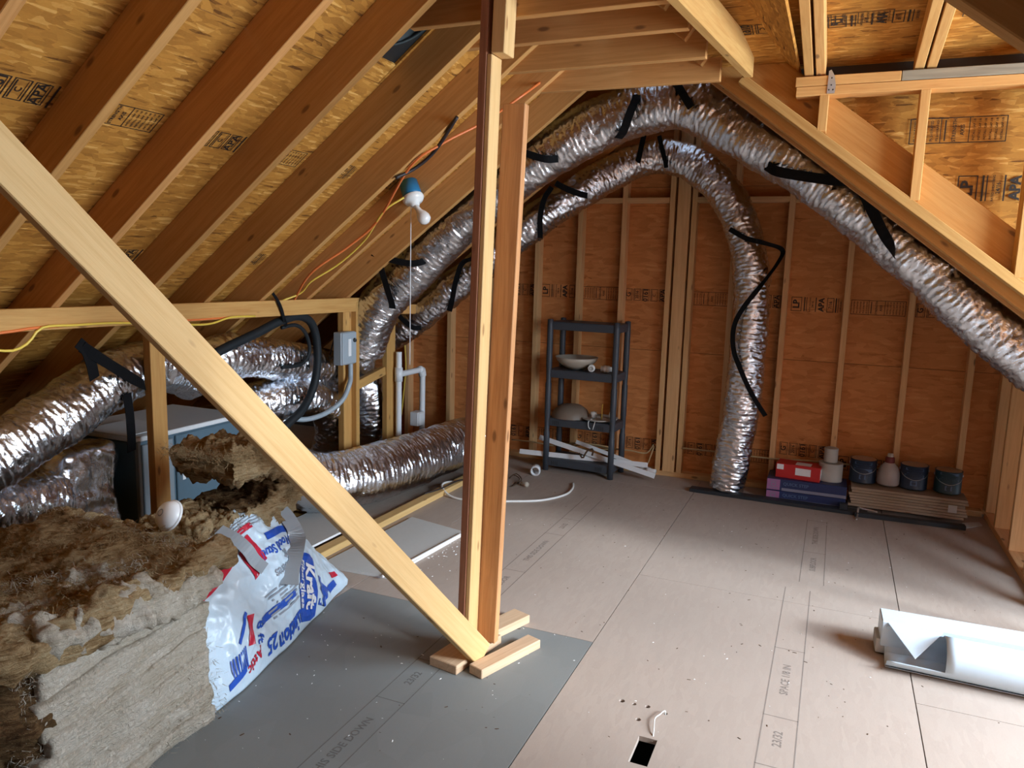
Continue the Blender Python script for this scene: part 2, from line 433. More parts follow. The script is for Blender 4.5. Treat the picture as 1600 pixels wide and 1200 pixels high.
# the cut-out and drilled holes in the nearest panel
holes = bmesh.new()
def cutter(cx, cy, sx, sy, round_=False):
    if round_: g = bmesh.ops.create_cone(holes, cap_ends=True, segments=10, radius1=sx/2, radius2=sx/2, depth=.1)['verts']
    else: g = bmesh.ops.create_cube(holes, size=1)['verts']; bmesh.ops.scale(holes, vec=(sx, sy, .1), verts=g)
    bmesh.ops.translate(holes, vec=(cx, cy, -.01), verts=g)
cutter(-.461, 2.285, .062, .15)
for (x, y, r) in ((-.6, 2.54, .022), (-.554, 2.539, .016), (-.506, 2.544, .020), (-.518, 2.451, .02), (-.438, 2.528, .016)): cutter(x, y, r, r, True)
cme = new_mesh('cut', holes); cob = bpy.data.objects.new('cut', cme); COL.objects.link(cob)
for o, x0, x1, y0, y1 in FP:
    if x0 < -.5 < x1 and y0 < 2.4 < y1:
        md = o.modifiers.new('b', 'BOOLEAN'); md.operation = 'DIFFERENCE'; md.object = cob; md.solver = 'EXACT'
        bpy.context.view_layer.update()
        me2 = bpy.data.meshes.new_from_object(o.evaluated_get(bpy.context.evaluated_depsgraph_get()))
        o.modifiers.clear(); o.data = me2
bpy.data.objects.remove(cob)
# faded panel print running along the sheets
def floor_print(x, y, ln, items_w=.12):
    it = [('r', 0, -items_w/2, ln, -items_w/2+.004), ('r', 0, items_w/2-.004, ln, items_w/2)]
    k = 0; xx = .1
    for body in ('SUBFLOOR', 'THIS SIDE DOWN', '23/32', 'SPACE 1/8 IN', 'TONGUE AND GROOVE', 'SUBFLOOR', 'EXPOSURE 1'):
        wd = len(body)*.034+.1
        if xx+wd > ln: break
        it.append(('t', body, xx+wd/2, 0, .042, 0)); it.append(('r', xx+wd, -.06, xx+wd+.004, .06)); xx += wd+.03
    o = link('panel_print', new_mesh('panel_print', print_bm(it)), M['floor_ink'], floor)
    o.matrix_basis = Matrix.Translation((x, y, .0008)) @ Matrix.Rotation(math.pi/2, 4, 'Z')
floor_print(-.06, 1.3, 2.6); floor_print(-1.42, 3.0, 1.9); floor_print(-1.36, 1.1, 1.7); floor_print(.0, 4.0, 1.1)

# ------------------------------------------------------------------ gable wall
wall = struct('wall_far', 'gable end wall of sheathing and bare studs', 'wall')
def roof_top(x, extra=0.0): return min(zl(x, CL+extra), zr(x, CR+extra))
def gable_panel(x0, x1, z0, z1, y=GY):
    xs = sorted({x0, x1, XR if x0 < XR < x1 else x0})
    for zz in (z0, z1):
        for xb in ((zz-EYE-CL-.18)/SL, (EYE+CR+.18-zz)/SL):
            if x0 < xb < x1: xs.append(xb)
    xs = sorted(set(round(x, 5) for x in xs))
    top = [(x, min(z1, roof_top(x, .18))) for x in xs]; poly = []
    top = [(x, z) for x, z in top if z > z0-1e-4]
    if len(top) < 2: return
    poly = [(top[0][0], z0), (top[-1][0], z0)]+[(x, z) for x, z in reversed(top)]
    pts = []
    for p in poly:
        if not pts or (abs(p[0]-pts[-1][0])+abs(p[1]-pts[-1][1])) > 1e-4: pts.append(p)
    cx, cz = (x0+x1)/2, (z0+z1)/2
    bm = bmesh.new(); f = bm.faces.new([bm.verts.new((x-cx, z-cz, 0)) for x, z in pts])
    r = bmesh.ops.extrude_face_region(bm, geom=[f]); bmesh.ops.translate(bm, vec=(0, 0, .012), verts=[v for v in r['geom'] if isinstance(v, bmesh.types.BMVert)])
    bmesh.ops.recalc_face_normals(bm, faces=bm.faces)
    o = link('sheathing_panel', new_mesh('sheathing_panel', bm), M['osb_wall'], wall)
    o.matrix_basis = Matrix(((1, 0, 0, cx), (0, 0, 1, y), (0, 1, 0, cz), (0, 0, 0, 1)))
for z0, z1, xs in ((-.02, .949, (-4.4, -2.2, .08, 2.5)), (.952, 2.168, (-4.4, -3.0, -.7, 2.5)), (2.171, 3.2, (-2.2, -.34, 1.0))):
    for a, b in zip(xs, xs[1:]): gable_panel(a+.0015, b-.0015, z0, z1)
def gstud(xc, wdt=.038, z0=.038, z1=None, mat='stud', y0=GY-.089, y1=GY):
    zt = min(roof_top(xc-wdt/2), roof_top(xc+wdt/2))-.002 if z1 is None else z1
    abox('stud', xc-wdt/2, xc+wdt/2, y0, y1, z0, zt, M[mat], wall, .002, 2)
for xc in (-3.4, -2.99, -2.6, -2.215, -1.866, -1.523, -.71, -.342, .06, .458, .838): gstud(xc)
gstud(-1.168); gstud(-1.084, .089, y0=GY-.10); gstud(-1.006)
gstud(1.06, .085)
abox('bottom_plate', -4.3, 1.0, GY-.089, GY, 0, .038, M['stud'], wall, .002, 0)
for a, b in ((-1.847, -1.542), (-1.504, -1.19), (-.987, -.73), (-.69, -.362), (-.322, -.03)):
    abox('blocking', a, b, GY-.089, GY-.002, 2.05, 2.088, M['stud'], wall, .002, 0)
obox('gable_light_backing', (-1.0, GY+.03, 1.5), Matrix(((1, 0, 0), (0, 0, 1), (0, 1, 0))), (7.6, 3.4, .006), M['void'], wall)  # unseen backing, added so no sky shines through the panel gaps
# grade stamps of the sheathing
def stamp_a(): return print_bm([('o', -.16, -.05, -.09, .05, .004), ('t', 'LP', -.125, .0, .06, math.pi/2, .002), ('r', -.075, -.05, -.068, .05), ('r', -.06, -.05, -.056, .05),
    ('t', 'RATED SHEATHING', -.035, 0, .0115, math.pi/2), ('t', '24/16', -.018, 0, .02, math.pi/2), ('r', 0, -.05, .006, .05), ('t', 'APA', .04, 0, .05, math.pi/2, .002),
    ('o', .075, -.05, .12, .05, .004), ('t', '7/16', .098, .0, .03, math.pi/2), ('r', .13, -.05, .138, .05), ('r', .146, -.05, .15, .05), ('t', 'EXPOSURE 1', .165, 0, .015, math.pi/2)])
def stamp_b():
    it = []
    for k in range(5):
        x = -.16+k*.066; it.append(('o', x, -.045, x+.056, .045, .0035)); it.append(('t', ('G', '2016', '0161', 'C', 'APA')[k], x+.028, 0, .03 if k % 2 else .05, math.pi/2))
        it.append(('r', x+.008, -.038, x+.012, .038)); it.append(('r', x+.044, -.038, x+.046, .038))
    it.append(('r', .175, -.05, .183, .05)); return print_bm(it)
def stamp_c():
    it = [('o', -.17, -.05, .17, .05, .0035), ('r', -.06, -.05, -.057, .05), ('r', .04, -.05, .043, .05)]
    for k in range(5): it.append(('t', 'PS 2-10 RATED', -.150+k*.02, 0, .0125, math.pi/2))
    it += [('t', 'STRENGTH', -.01, 0, .018, math.pi/2), ('t', 'AXIS', .018, 0, .02, math.pi/2), ('r', -.045, -.04, -.04, .04)]
    for k in range(6): it.append(('t', 'INSTALL GAP 1/8', .058+k*.019, 0, .011, math.pi/2))
    return print_bm(it)
ST = [new_mesh('grade_stamp_%s' % k, f()) for k, f in (('one', stamp_a), ('two', stamp_b), ('three', stamp_c))]
for me in ST: me.materials.append(M['ink'])
def stamp(k, center, ux, uy, parent, sc=1.0):
    o = link('grade_stamp', ST[k], None, parent)
    m = frame(ux, Vector(ux).cross(Vector(uy))).to_4x4() @ Matrix.Scale(sc, 4); m.translation = Vector(center); o.matrix_basis = m
gs = GY-.0012
for xc, zc, k in ((-2.41, 1.375, 1), (-2.04, 1.375, 0), (-1.70, 1.37, 2), (-1.35, 1.37, 1), (-.87, 1.36, 2), (-.53, 1.36, 1), (-.14, 1.35, 0), (.26, 1.345, 2), (.65, 1.34, 1),
                  (-2.41, .2, 1), (-2.05, .2, 2), (-1.70, .21, 1), (-1.35, .21, 1), (-.87, .22, 1), (-.53, .22, 2), (-.14, .30, 1), (.26, .24, 0)):
    stamp(k, (xc, gs, zc), (1, 0, 0), (0, 0, 1), wall, 1.0)

# ------------------------------------------------------------------ left roof slope
cl = struct('ceiling_left', 'left roof slope of rafters under strand board decking', 'ceiling')
UL = Vector((COSA, 0, SL*COSA))                  # up the left slope
UR = Vector((-COSA, 0, SL*COSA))
def slope_panel(parent, u, n, base, y0, y1, t0, t1, mat, thick=.012):
    """decking sheet: t measured down the slope from the ridge point base; n points into the room"""
    c = base - u*((t0+t1)/2) + Vector((0, (y0+y1)/2, 0)) - n*(thick/2)
    r = Matrix((Vector((0, 1, 0)), u, Vector((0, 1, 0)).cross(u))).transposed()
    return obox('roof_panel', c, r, (y1-y0-.003, t1-t0-.003, thick), mat, parent, 0)
bl = Vector((XR, 0, zl(XR)))-NL*DL               # ridge point on the deck underside
seams = [0, .95, 2.17, 3.39, 4.61, 4.75]
for i, (t0, t1) in enumerate(zip(seams, seams[1:])):
    ys = [-4.3]+[y for y in (-1.13+.61*(i % 2)*2, 1.31+.61*(i % 2)*2, 3.75+.61*(i % 2)*2) if y < GY]+[GY+.1]
    for y0, y1 in zip(ys, ys[1:]):
        if i == 0 and y0 < 2.7 < y1:             # leave the hole for the roof vent
            ta, tb = .42, .84; ya, yb = 2.555, 2.89
            slope_panel(cl, UL, NL, bl, y0, ya, t0, t1, M['osb_roof']); slope_panel(cl, UL, NL, bl, yb, y1, t0, t1, M['osb_roof'])
            slope_panel(cl, UL, NL, bl, ya, yb, t0, ta, M['osb_roof']); slope_panel(cl, UL, NL, bl, ya, yb, tb, t1, M['osb_roof'])
        else: slope_panel(cl, UL, NL, bl, y0, y1, t0, t1, M['osb_roof'])
def rafter(parent, y_far, u, n, ridge, tlen, depth, mat='rafter', t0=0.0, thick=.038):
    a = ridge-u*t0-n*(depth/2); b = ridge-u*tlen-n*(depth/2)
    yy = Vector((0, y_far-thick/2, 0))
    return beam('rafter', b+yy, a+yy, thick, depth, -n, M[mat], parent, .002)
rl = Vector((XR, 0, zl(XR)))
for y in YL:
    if y > -1: rafter(cl, y, UL, NL, rl, 4.6, DL)
beam('ridge_board', (XR, -4.2, zl(XR)+.08), (XR, GY, zl(XR)+.08), .038, .235, (0, 0, 1), M['rafter'], cl)
for y in (2.63, 2.94, 3.345, 3.752):             # collar ties nailed to the far side of the rafters
    beam('collar_tie', ((2.43-EYE-CL)/SL-.10, y+.019, 2.50), ((EYE+CR-2.43)/SL+.0, y+.019, 2.50), .038, .14, (0, 0, 1), M['rafter'], cl)
# grade stamps between the rafters
def stampL(k, x, y, sc=1.0, flip=1):
    p = Vector((x, y, zl(x)+DL/COSA))+NL*.0015
    stamp(k, p, Vector((0, 1, 0))*flip, UL*flip, cl, sc)
for j, y in enumerate(YL):
    ym = y-.038-.184
    if ym < .9 or ym > 5.3: continue
    stampL((2, 1, 2, 0, 1, 0, 2, 1)[j % 8], -2.235-.01*(j-6), ym, .95)
    if j % 2 == 1 or j in (6,): stampL((1, 2, 0)[j % 3], -2.86, ym, .95)

# ------------------------------------------------------------------ right roof slope, with the dormer opening between Y 1.2 and 3.85
cr = struct('ceiling_right', 'right roof slope with a doubled trimmer rafter at the dormer', 'ceiling')
rr = Vector((XR, 0, zr(XR))); br = rr-NR*DR
for (y0, y1) in ((-4.3, -.2), (-.2, 1.18), (3.93, 4.97), (4.97, GY+.1)):
    for t0, t1 in zip((0, .9, 2.12, 3.4), (.9, 2.12, 3.4, 4.2)):
        slope_panel(cr, UR, NR, br, y0, y1, t0, t1, M['osb_roof'])
slope_panel(cr, UR, NR, br, 1.18, 3.93, 0, .80, M['osb_roof'])
for y in (1.19, 4.16, 4.566, 4.972, 5.378): rafter(cr, y, UR, NR, rr, 4.1, DR)
for y in (2.54, 2.94, 3.345, 3.752): rafter(cr, y, UR, NR, rr, .45, DR)
for y in (3.91, 3.95): rafter(cr, y, UR, NR, rr, 4.1, DR, 'warm_pine')
# sole plate of the dormer wall, nailed along the trimmer
u0 = rr - UR*.62; u1 = rr - UR*4.0
off = -NR*(.052*COSA+.022)
beam('sole_plate', u1+off+Vector((0, 3.827, 0)), u0+off+Vector((0, 3.827, 0)), .089, .042, -NR, M['pine'], cr)

# ------------------------------------------------------------------ dormer walls and roof
dw = struct('wall_dormer', 'cheek wall and roof of the dormer with doubled top plate', 'wall')
YD = 3.827
abox('top_plate', -.25, 2.6, YD-.045, YD+.045, 2.345, 2.385, M['pine'], dw, .002, 0)
abox('top_plate', -.255, .17, YD-.045, YD+.045, 2.387, 2.428, M['pine'], dw, .002, 0)
abox('top_plate', .172, 2.6, YD-.045, YD+.045, 2.387, 2.428, M['grey_lumber'], dw, .002, 0)
def sole_top(x): return zr(x, CR+.052)+.042/COSA
for xc in (-.130, .270, .690, 1.09, 1.5, 1.9, 2.3):
    zb = max(.0, sole_top(xc-.019)-.012)
    abox('stud', xc-.019, xc+.019, YD-.045, YD+.045, zb, 2.345, M['pine'], dw, .002, 2)
def deck_r(x): return zr(x, CR+DR/COSA)
for x0, x1 in ((-.28, .72), (.723, 1.94), (1.943, 2.62)):     # sheathing on the outside of the cheek wall, cut along the main roof
    zb0, zb1 = (max(0, deck_r(x)-.05) for x in (x0, x1)); cx = (x0+x1)/2
    bm = bmesh.new(); f = bm.faces.new([bm.verts.new((x-cx, z-1.7, 0)) for x, z in ((x0, zb0), (x1, zb1), (x1, 2.46), (x0, max(2.46, zb0+.01)))])
    r = bmesh.ops.extrude_face_region(bm, geom=[f]); bmesh.ops.translate(bm, vec=(0, 0, .012), verts=[v for v in r['geom'] if isinstance(v, bmesh.types.BMVert)])
    bmesh.ops.recalc_face_normals(bm, faces=bm.faces)
    o = link('sheathing_panel', new_mesh('sheathing_panel', bm), M['osb_roof'], dw)
    o.matrix_basis = Matrix(((1, 0, 0, cx), (0, 0, 1, YD+.126), (0, 1, 0, 1.7), (0, 0, 0, 1)))
for (xs, zs, k) in ((.62, 1.95, 0), (.42, 2.2, 2)): stamp(k, (xs, YD+.118, zs), (1, 0, 0), (0, 0, 1), dw, 1.1)
abox('eave_light_stop', -.6, 2.7, YD+.128, YD+.15, 2.44, 2.75, M['void'], dw)  # added sheet that stops sky light leaking in over the dormer plate
MD = .14
def dz(y): return 2.43+MD*(YD-y)
UD = Vector((0, -1, MD)).normalized(); ND = Vector((0, -MD, -1)).normalized()
for xa in (-.202, -.153, .236, .283, .69, 1.1, 1.5, 1.9, 2.3):
    a = Vector((xa, YD+.04, dz(YD+.04)+.045)); b = Vector((xa, 1.25, dz(1.25)+.045))
    beam('dormer_rafter', a, b, .038, .089, (0, 0, 1), M['pine'], dw)
for x0, x1 in ((-1.0, .3), (.303, 1.52), (1.523, 2.75)):
    for y0, y1 in ((1.15, 2.7), (2.703, YD+.13)):
        c = Vector(((x0+x1)/2, (y0+y1)/2, dz((y0+y1)/2)+.098)); r = Matrix((Vector((1, 0, 0)), -UD, Vector((1, 0, 0)).cross(-UD))).transposed()
        obox('roof_panel', c, r, (x1-x0, (y1-y0)*1.01, .012), M['osb_roof'], dw)
for xs, ys, k in ((.03, 3.50, 0), (-.06, 3.48, 2), (.52, 3.5, 2), (-.45, 3.5, 1), (.12, 3.2, 1)):
    stamp(k, Vector((xs, ys, dz(ys)+.0895)), (1, 0, 0), (0, 1, -MD), dw, 1.0)
# header carrying the cut rafters along the dormer opening
va = at(1163, 122, 1, 3.79)+Vector((.019, 0, .07)); vb2 = at(1040, 0, 1, 2.55)+Vector((.019, 0, .07)); vb2 = va+(vb2-va)*2.0
beam('header_beam', va, vb2, .038, .14, (0, 0, 1), M['pine'], dw)
vs_ = at(1120, 62, 1, 3.3); abox('cripple_stud', vs_.x-.02, vs_.x+.02, 3.3, 3.388, vs_.z, 2.9, M['pine'], dw, .002, 2)
# hurricane clip on the plate
clip = thing('hurricane_tie', 'small galvanised metal clip nailed to the dormer top plate', 'bracket', (-.105, YD-.05, 2.37))
bmc = bmesh.new()
prof = [(-.016, -.035), (.016, -.035), (.018, .0), (.010, .04), (-.004, .065), (-.014, .06)]
f = bmc.faces.new([bmc.verts.new((x, 0, z)) for x, z in prof]); e = bmesh.ops.extrude_face_region(bmc, geom=[f])
bmesh.ops.translate(bmc, vec=(0, .002, 0), verts=[v for v in e['geom'] if isinstance(v, bmesh.types.BMVert)]); bmesh.ops.recalc_face_normals(bmc, faces=bmc.faces)
plt = o = link('plate', new_mesh('plate', bmc), M['galv'], clip); o.location = (-.105, YD-.0485, 2.385)
for dx, dz_ in ((-.008, -.02), (.008, -.02), (0, .0), (0, .03)):
    lathe('nail', [(0, .002), (.003, .001), (.0035, 0)], M['dark_cable'], plt, 8, (-.105+dx, YD-.049, 2.385+dz_), Matrix.Rotation(math.pi/2, 3, 'X'))
# front wall of the dormer with its wide window, near cheek and near end wall: outside the frame, they close the attic
df = struct('wall_right', 'front wall of the dormer around the window', 'wall')
for a in ((1.15, 1.30, 0, 2.9), (3.72, 3.98, 0, 2.9), (1.30, 3.72, 0, .6), (1.30, 3.72, 2.36, 2.9)):
    obox('sheathing_panel', (2.75, (a[0]+a[1])/2, (a[2]+a[3])/2), Matrix(((0, 0, 1), (1, 0, 0), (0, 1, 0))), (a[1]-a[0], a[3]-a[2], .012), M['osb_wall'], df)
obox('sheathing_panel', (1.90, 1.14, 1.4), Matrix(((1, 0, 0), (0, 0, 1), (0, 1, 0))), (1.7, 2.9, .012), M['osb_wall'], df)
wn = struct('window_1', 'wide dormer window with white frame', 'window')
for n_, a in (('jamb', (1.30, 1.34, .6, 2.36)), ('jamb', (3.68, 3.72, .6, 2.36)), ('mullion', (2.49, 2.53, .6, 2.36)), ('rail', (1.34, 3.68, .6, .64)), ('rail', (1.34, 3.68, 2.32, 2.36))):
    abox(n_, 2.72, 2.78, a[0], a[1], a[2], a[3], M['white_paint'], wn)
for y0, y1 in ((1.34, 2.49), (2.53, 3.68)): abox('pane', 2.745, 2.749, y0, y1, .64, 2.32, M['glass'], wn)
nw = struct('wall_near', 'gable end wall behind the viewer', 'wall')
for a in ((-4.9, -1.0, -.02, 3.3), (-1.0, 2.9, -.02, 3.3)):
    obox('sheathing_panel', ((a[0]+a[1])/2, -4.2, (a[2]+a[3])/2), Matrix(((1, 0, 0), (0, 0, 1), (0, 1, 0))), (a[1]-a[0], a[3]-a[2], .012), M['osb_wall'], nw)
# right knee wall beyond the dormer
kw = struct('trim_1', 'right knee wall studs beyond the dormer', 'wall')
for y in (3.72, 4.13, 4.53, 4.93, 5.36): abox('stud', 1.015, 1.10, y, y+.038, .038, zr(1.1)-.01, M['stud'], kw, .002, 2)
abox('bottom_plate', 1.012, 1.10, 3.70, GY-.09, 0, .038, M['stud'], kw, .002, 1)

# ------------------------------------------------------------------ left knee wall framing
lk = struct('wall_left', 'open knee wall of studs and a ribbon board', 'wall')
KX = -2.92
beam('ribbon_board', (KX+.019, .3, 1.312), (KX+.019, 4.24, 1.283), .038, .088, (0, 0, 1), M['pine'], lk)
for y in (1.2, 2.585, 4.10): abox('stud', KX-.045, KX+.0, y, y+.085 if y < 3 else y+.09, .038, 1.33, M['pine'], lk, .002, 2)
abox('stud', KX+.0, KX+.04, 4.185, 4.222, .038, 1.30, M['pine'], lk, .002, 2)
abox('stud', KX-.02, KX+.02, 4.59, 4.70, .038, 1.27, M['pine'], lk, .002, 2)
beam('blocking', (KX-.01, 4.225, .735), (KX-.01, 4.59, .80), .038, .06, (0, 0, 1), M['pine'], lk)
beam('ribbon_board', (KX+.0, 4.66, 1.235), (KX+.0, 5.15, 1.215), .038, .07, (0, 0, 1), M['pine'], lk)
abox('bottom_plate', KX-.045, KX+.045, .3, GY-.09, 0, .038, M['pine'], lk, .002, 1)

# ------------------------------------------------------------------ support post, brace and foot blocks
post = thing('support_post', 'tall built-up post of pale and reddish boards standing on blocks', 'post', (-1.24, 2.62, .04))
beam('post_board', (-1.275, 2.605, .04), (-1.210, 2.585, 2.58), .030, .089, (0, 1, 0), M['shaded_fir'], post)  # board colour darkened for the shade on the post's near side
beam('post_board', (-1.250, 2.607, .04), (-1.192, 2.588, 2.29), .019, .085, (0, 1, 0), M['brace'], post)
beam('post_board', (-1.16, 2.585, 2.29), (-1.15, 2.582, 2.58), .05, .089, (0, 1, 0), M['brace'], post)
beam('post_board', (-1.208, 2.672, .04), (-1.138, 2.665, 2.14), .089, .038, (0, 1, 0), M['fir'], post)
b0 = Vector((-1.185, 2.545, .055)); b1 = Vector((-1.642, 1.098, 1.752)); bd = (b1-b0)
br_ = beam('diagonal_brace', b0-bd*.012, b0+bd*1.26, .038, .097, (0, 0, 1), M['brace'], bev=.003)
tag(br_, 'long pale pine board leaning diagonally from roof to post foot', 'brace')
# roll the board about its own axis so that its wide face meets the light
o = br_; o.matrix_basis = (frame(bd, Vector((.86, -.42, .28))).to_4x4()); o.matrix_basis.translation = b0+bd*.624
o.data = new_mesh('diagonal_brace', box_bm((bd*1.272).length, .097, .038, .003)); o.data.materials.append(M['brace'])
def block_px(label, pts, z=0.0):
    """block from two floor points of its near edge and its far direction"""
    a, b, c = (Vector(p) for p in pts); u = (b-a).normalized(); v = c-a
    ln = v.length; wd = (b-a).length; ctr = a+(b-a)/2+v/2
    r = frame(v, (0, 0, 1)); o = obox('foot_block', (ctr.x, ctr.y, z+.019), r, (ln, wd, .038), M['block'], None, .003)
    return tag(o, label, 'wood block', 'wood blocks under the post')
block_px('short wooden block under the left side of the post foot', ((-1.353, 2.452, 0), (-1.222, 2.432, 0), (-1.30, 2.76, 0)))
block_px('short wooden block nearest the viewer under the brace foot', ((-1.185, 2.475, 0), (-1.125, 2.440, 0), (-1.07, 2.80, 0)))
block_px('short wooden block behind the post foot', ((-1.29, 2.79, 0), (-1.20, 2.765, 0), (-1.22, 2.99, 0)))

# ------------------------------------------------------------------ flexible ducts
def duct(name, label, pts, r, seed, mat='foil', **k):
    o = link(name, duct_mesh(name, pts, r, seed, **k), M[mat]); return tag(o, label, 'duct', 'foil flexible ducts')
Y1 = 4.34
duct('flexible_duct', 'long foil duct climbing over the collar ties and down the right slope',
     [Vector((-2.96, 4.36, .97)), at(592, 480, 1, Y1), at(640, 428, 1, Y1), at(707, 357, 1, Y1), at(830, 256, 1, Y1), at(880, 225, 1, Y1), at(970, 180, 1, Y1), at(1050, 158, 1, Y1),
      at(1100, 170, 1, Y1), at(1160, 205, 1, Y1), at(1260, 262, 1, Y1), at(1400, 370, 1, Y1), at(1500, 462, 1, Y1), at(1600, 548, 1, Y1), at(1680, 612, 1, Y1)], .148, 1)
duct('flexible_duct', 'foil duct under the gable that drops to the floor beside the studs',
     [at(600, 530, 1, 5.06), at(640, 506, 1, 5.1), at(720, 440, 1, 5.12), at(830, 352, 1, 5.15), at(900, 302, 1, 5.25), at(960, 268, 1, 5.38), at(1020, 246, 1, 5.47), at(1070, 252, 1, 5.5),
      at(1115, 280, 1, 5.5), at(1150, 330, 1, 5.5), at(1168, 390, 1, 5.5), at(1174, 450, 1, 5.5), at(1172, 520, 1, 5.5), at(1161, 620, 1, 5.5), at(1150, 690, 1, 5.5), at(1134, 764, 1, 5.48)], .122, 2)
duct('flexible_duct', 'fat foil duct lying along the floor beside the lumber strip',
     [Vector((-3.12, 3.50, .42)), Vector((-3.0, 3.54, .33)), Vector((-2.84, 3.66, .235)), Vector((-2.72, 3.95, .205)), Vector((-2.64, 4.35, .205)), Vector((-2.56, 4.8, .225)), Vector((-2.47, 5.15, .25)), Vector((-2.42, 5.36, .26))], .185, 3, 'foil_blue', amp=.9)
duct('flexible_duct', 'big foil duct rising at the far left under the rafters',
     [at(-60, 745, 0, -3.08), at(0, 708, 0, -3.08), at(60, 672, 0, -3.09), at(140, 615, 0, -3.1), at(200, 583, 0, -3.1), at(240, 572, 0, -3.11), at(275, 575, 0, -3.15), at(300, 590, 0, -3.2)], .132, 4)
duct('flexible_duct', 'low foil return duct behind the insulation bundle',
     [Vector((-3.14, 1.55, .40)), Vector((-3.16, 1.8, .46)), Vector((-3.2, 2.05, .47)), Vector((-3.25, 2.27, .45))], .15, 5, 'foil_blue')
duct('flexible_duct', 'foil duct bulging behind the knee wall under the black hose',
     [at(312, 600, 0, -3.14), at(335, 560, 0, -3.10), at(375, 556, 0, -3.09), at(430, 562, 0, -3.09), at(480, 568, 0, -3.09), at(515, 580, 0, -3.11), at(530, 600, 0, -3.14)], .122, 6, 'foil_blue')
duct('flexible_duct', 'foil duct bending down below the grey disconnect box',
     [Vector((-3.22, 3.45, .68)), Vector((-3.11, 3.70, .715)), Vector((-3.07, 3.95, .69)), Vector((-3.07, 4.15, .56)), Vector((-3.13, 4.26, .36)), Vector((-3.2, 4.3, .2))], .122, 7, 'foil_blue')
duct('flexible_duct', 'foil duct behind the knee wall blocking near the white pipe',
     [Vector((-3.22, 4.60, .80)), Vector((-3.13, 4.64, .68)), Vector((-3.10, 4.68, .50)), Vector((-3.12, 4.72, .32)), Vector((-3.2, 4.78, .19))], .135, 8)
duct('duct_elbow', 'foil wrapped elbow below the long duct beside the knee wall stud',
     [Vector((-2.97, 4.365, .985)), Vector((-3.0, 4.40, .90)), Vector((-3.06, 4.44, .83)), Vector((-3.14, 4.48, .78))], .115, 9)

# foil-wrapped plenums on the furnace
def soft_box(name, size, seed, mat, parent=None, n=22, amp=.02, rnd=.05):
    bm = bmesh.new(); bmesh.ops.create_cube(bm, size=1); bmesh.ops.subdivide_edges(bm, edges=bm.edges, cuts=n, use_grid_fill=True)
    sx, sy, sz = size; off = Vector((seed*3.3, seed*1.1, 0))
    for v in bm.verts:
        p = Vector((v.co.x*sx, v.co.y*sy, v.co.z*sz)); c = Vector((max(-sx/2+rnd, min(sx/2-rnd, p.x)), max(-sy/2+rnd, min(sy/2-rnd, p.y)), max(-sz/2+rnd, min(sz/2-rnd, p.z))))
        d = p-c
        if d.length > 1e-6: p = c+d.normalized()*rnd
        nn = (p-c).normalized() if d.length > 1e-6 else p.normalized()
        v.co = p+nn*(amp*(noise.noise(p*5+off)+.6*noise.noise(p*14+off)+.35*abs(noise.noise(p*30+off))))
    return link(name, new_mesh(name, bm, True), M[mat], parent)
o = soft_box('return_plenum', (.42, .30, .52), 3, 'foil_blue', n=34); o.location = (-3.36, 2.44, .40)
tag(o, 'crumpled foil wrapped plenum at the near end of the furnace', 'plenum')
o = soft_box('supply_plenum', (.40, .38, .46), 5, 'foil_blue', n=34); o.location = (-3.36, 3.57, .42)
tag(o, 'crumpled foil wrapped plenum at the far end of the furnace', 'plenum')

# ------------------------------------------------------------------ furnace
fur = thing('furnace', 'blue grey furnace cabinet lying behind the knee wall', 'furnace', (-3.36, 2.98, .1))
abox('cabinet', -3.62, -3.10, 2.63, 3.36, .12, .655, M['furnace'], fur, .006)
abox('top_rim', -3.64, -3.085, 2.62, 3.37, .655, .68, M['white_paint'], fur, .004)
pn1 = abox('access_panel', -3.10, -3.085, 2.66, 2.85, .16, .635, M['furnace_panel'], fur, .004)
pn2 = abox('access_panel', -3.10, -3.088, 2.87, 3.34, .16, .645, M['furnace'], fur, .004)
abox('corner_trim', -3.10, -3.076, 2.625, 2.645, .12, .66, M['furnace_panel'], fur, .003)
for (y0, y1, z0, z1) in ((2.77, 2.815, .27, .40), (2.905, 2.925, .40, .57), (3.06, 3.10, .50, .545)):
    abox('sticker', -3.086 if y0 < 2.86 else -3.089, -3.083 if y0 < 2.86 else -3.086, y0, y1, z0, z1, M['paper'], pn1 if y0 < 2.86 else pn2)
for y in (2.8, 3.25): abox('support_block', -3.55, -3.15, y-.03, y+.03, 0, .12, M['pine'], fur)
def sheet(name, label, pts, mat='paper', th=.0015):
    bm = bmesh.new(); f = bm.faces.new([bm.verts.new(p) for p in pts]); e = bmesh.ops.extrude_face_region(bm, geom=[f])
    bmesh.ops.translate(bm, vec=(0, 0, th), verts=[v for v in e['geom'] if isinstance(v, bmesh.types.BMVert)]); bmesh.ops.recalc_face_normals(bm, faces=bm.faces)
    return tag(link(name, new_mesh(name, bm), M[mat]), label, name.replace('_', ' '))
sheet('paper_manual', 'loose white paper lying on the near top of the furnace', [Vector(p) for p in ((-3.45, 2.62, .682), (-3.14, 2.62, .682), (-3.12, 2.84, .69), (-3.40, 2.88, .70))], th=.003)

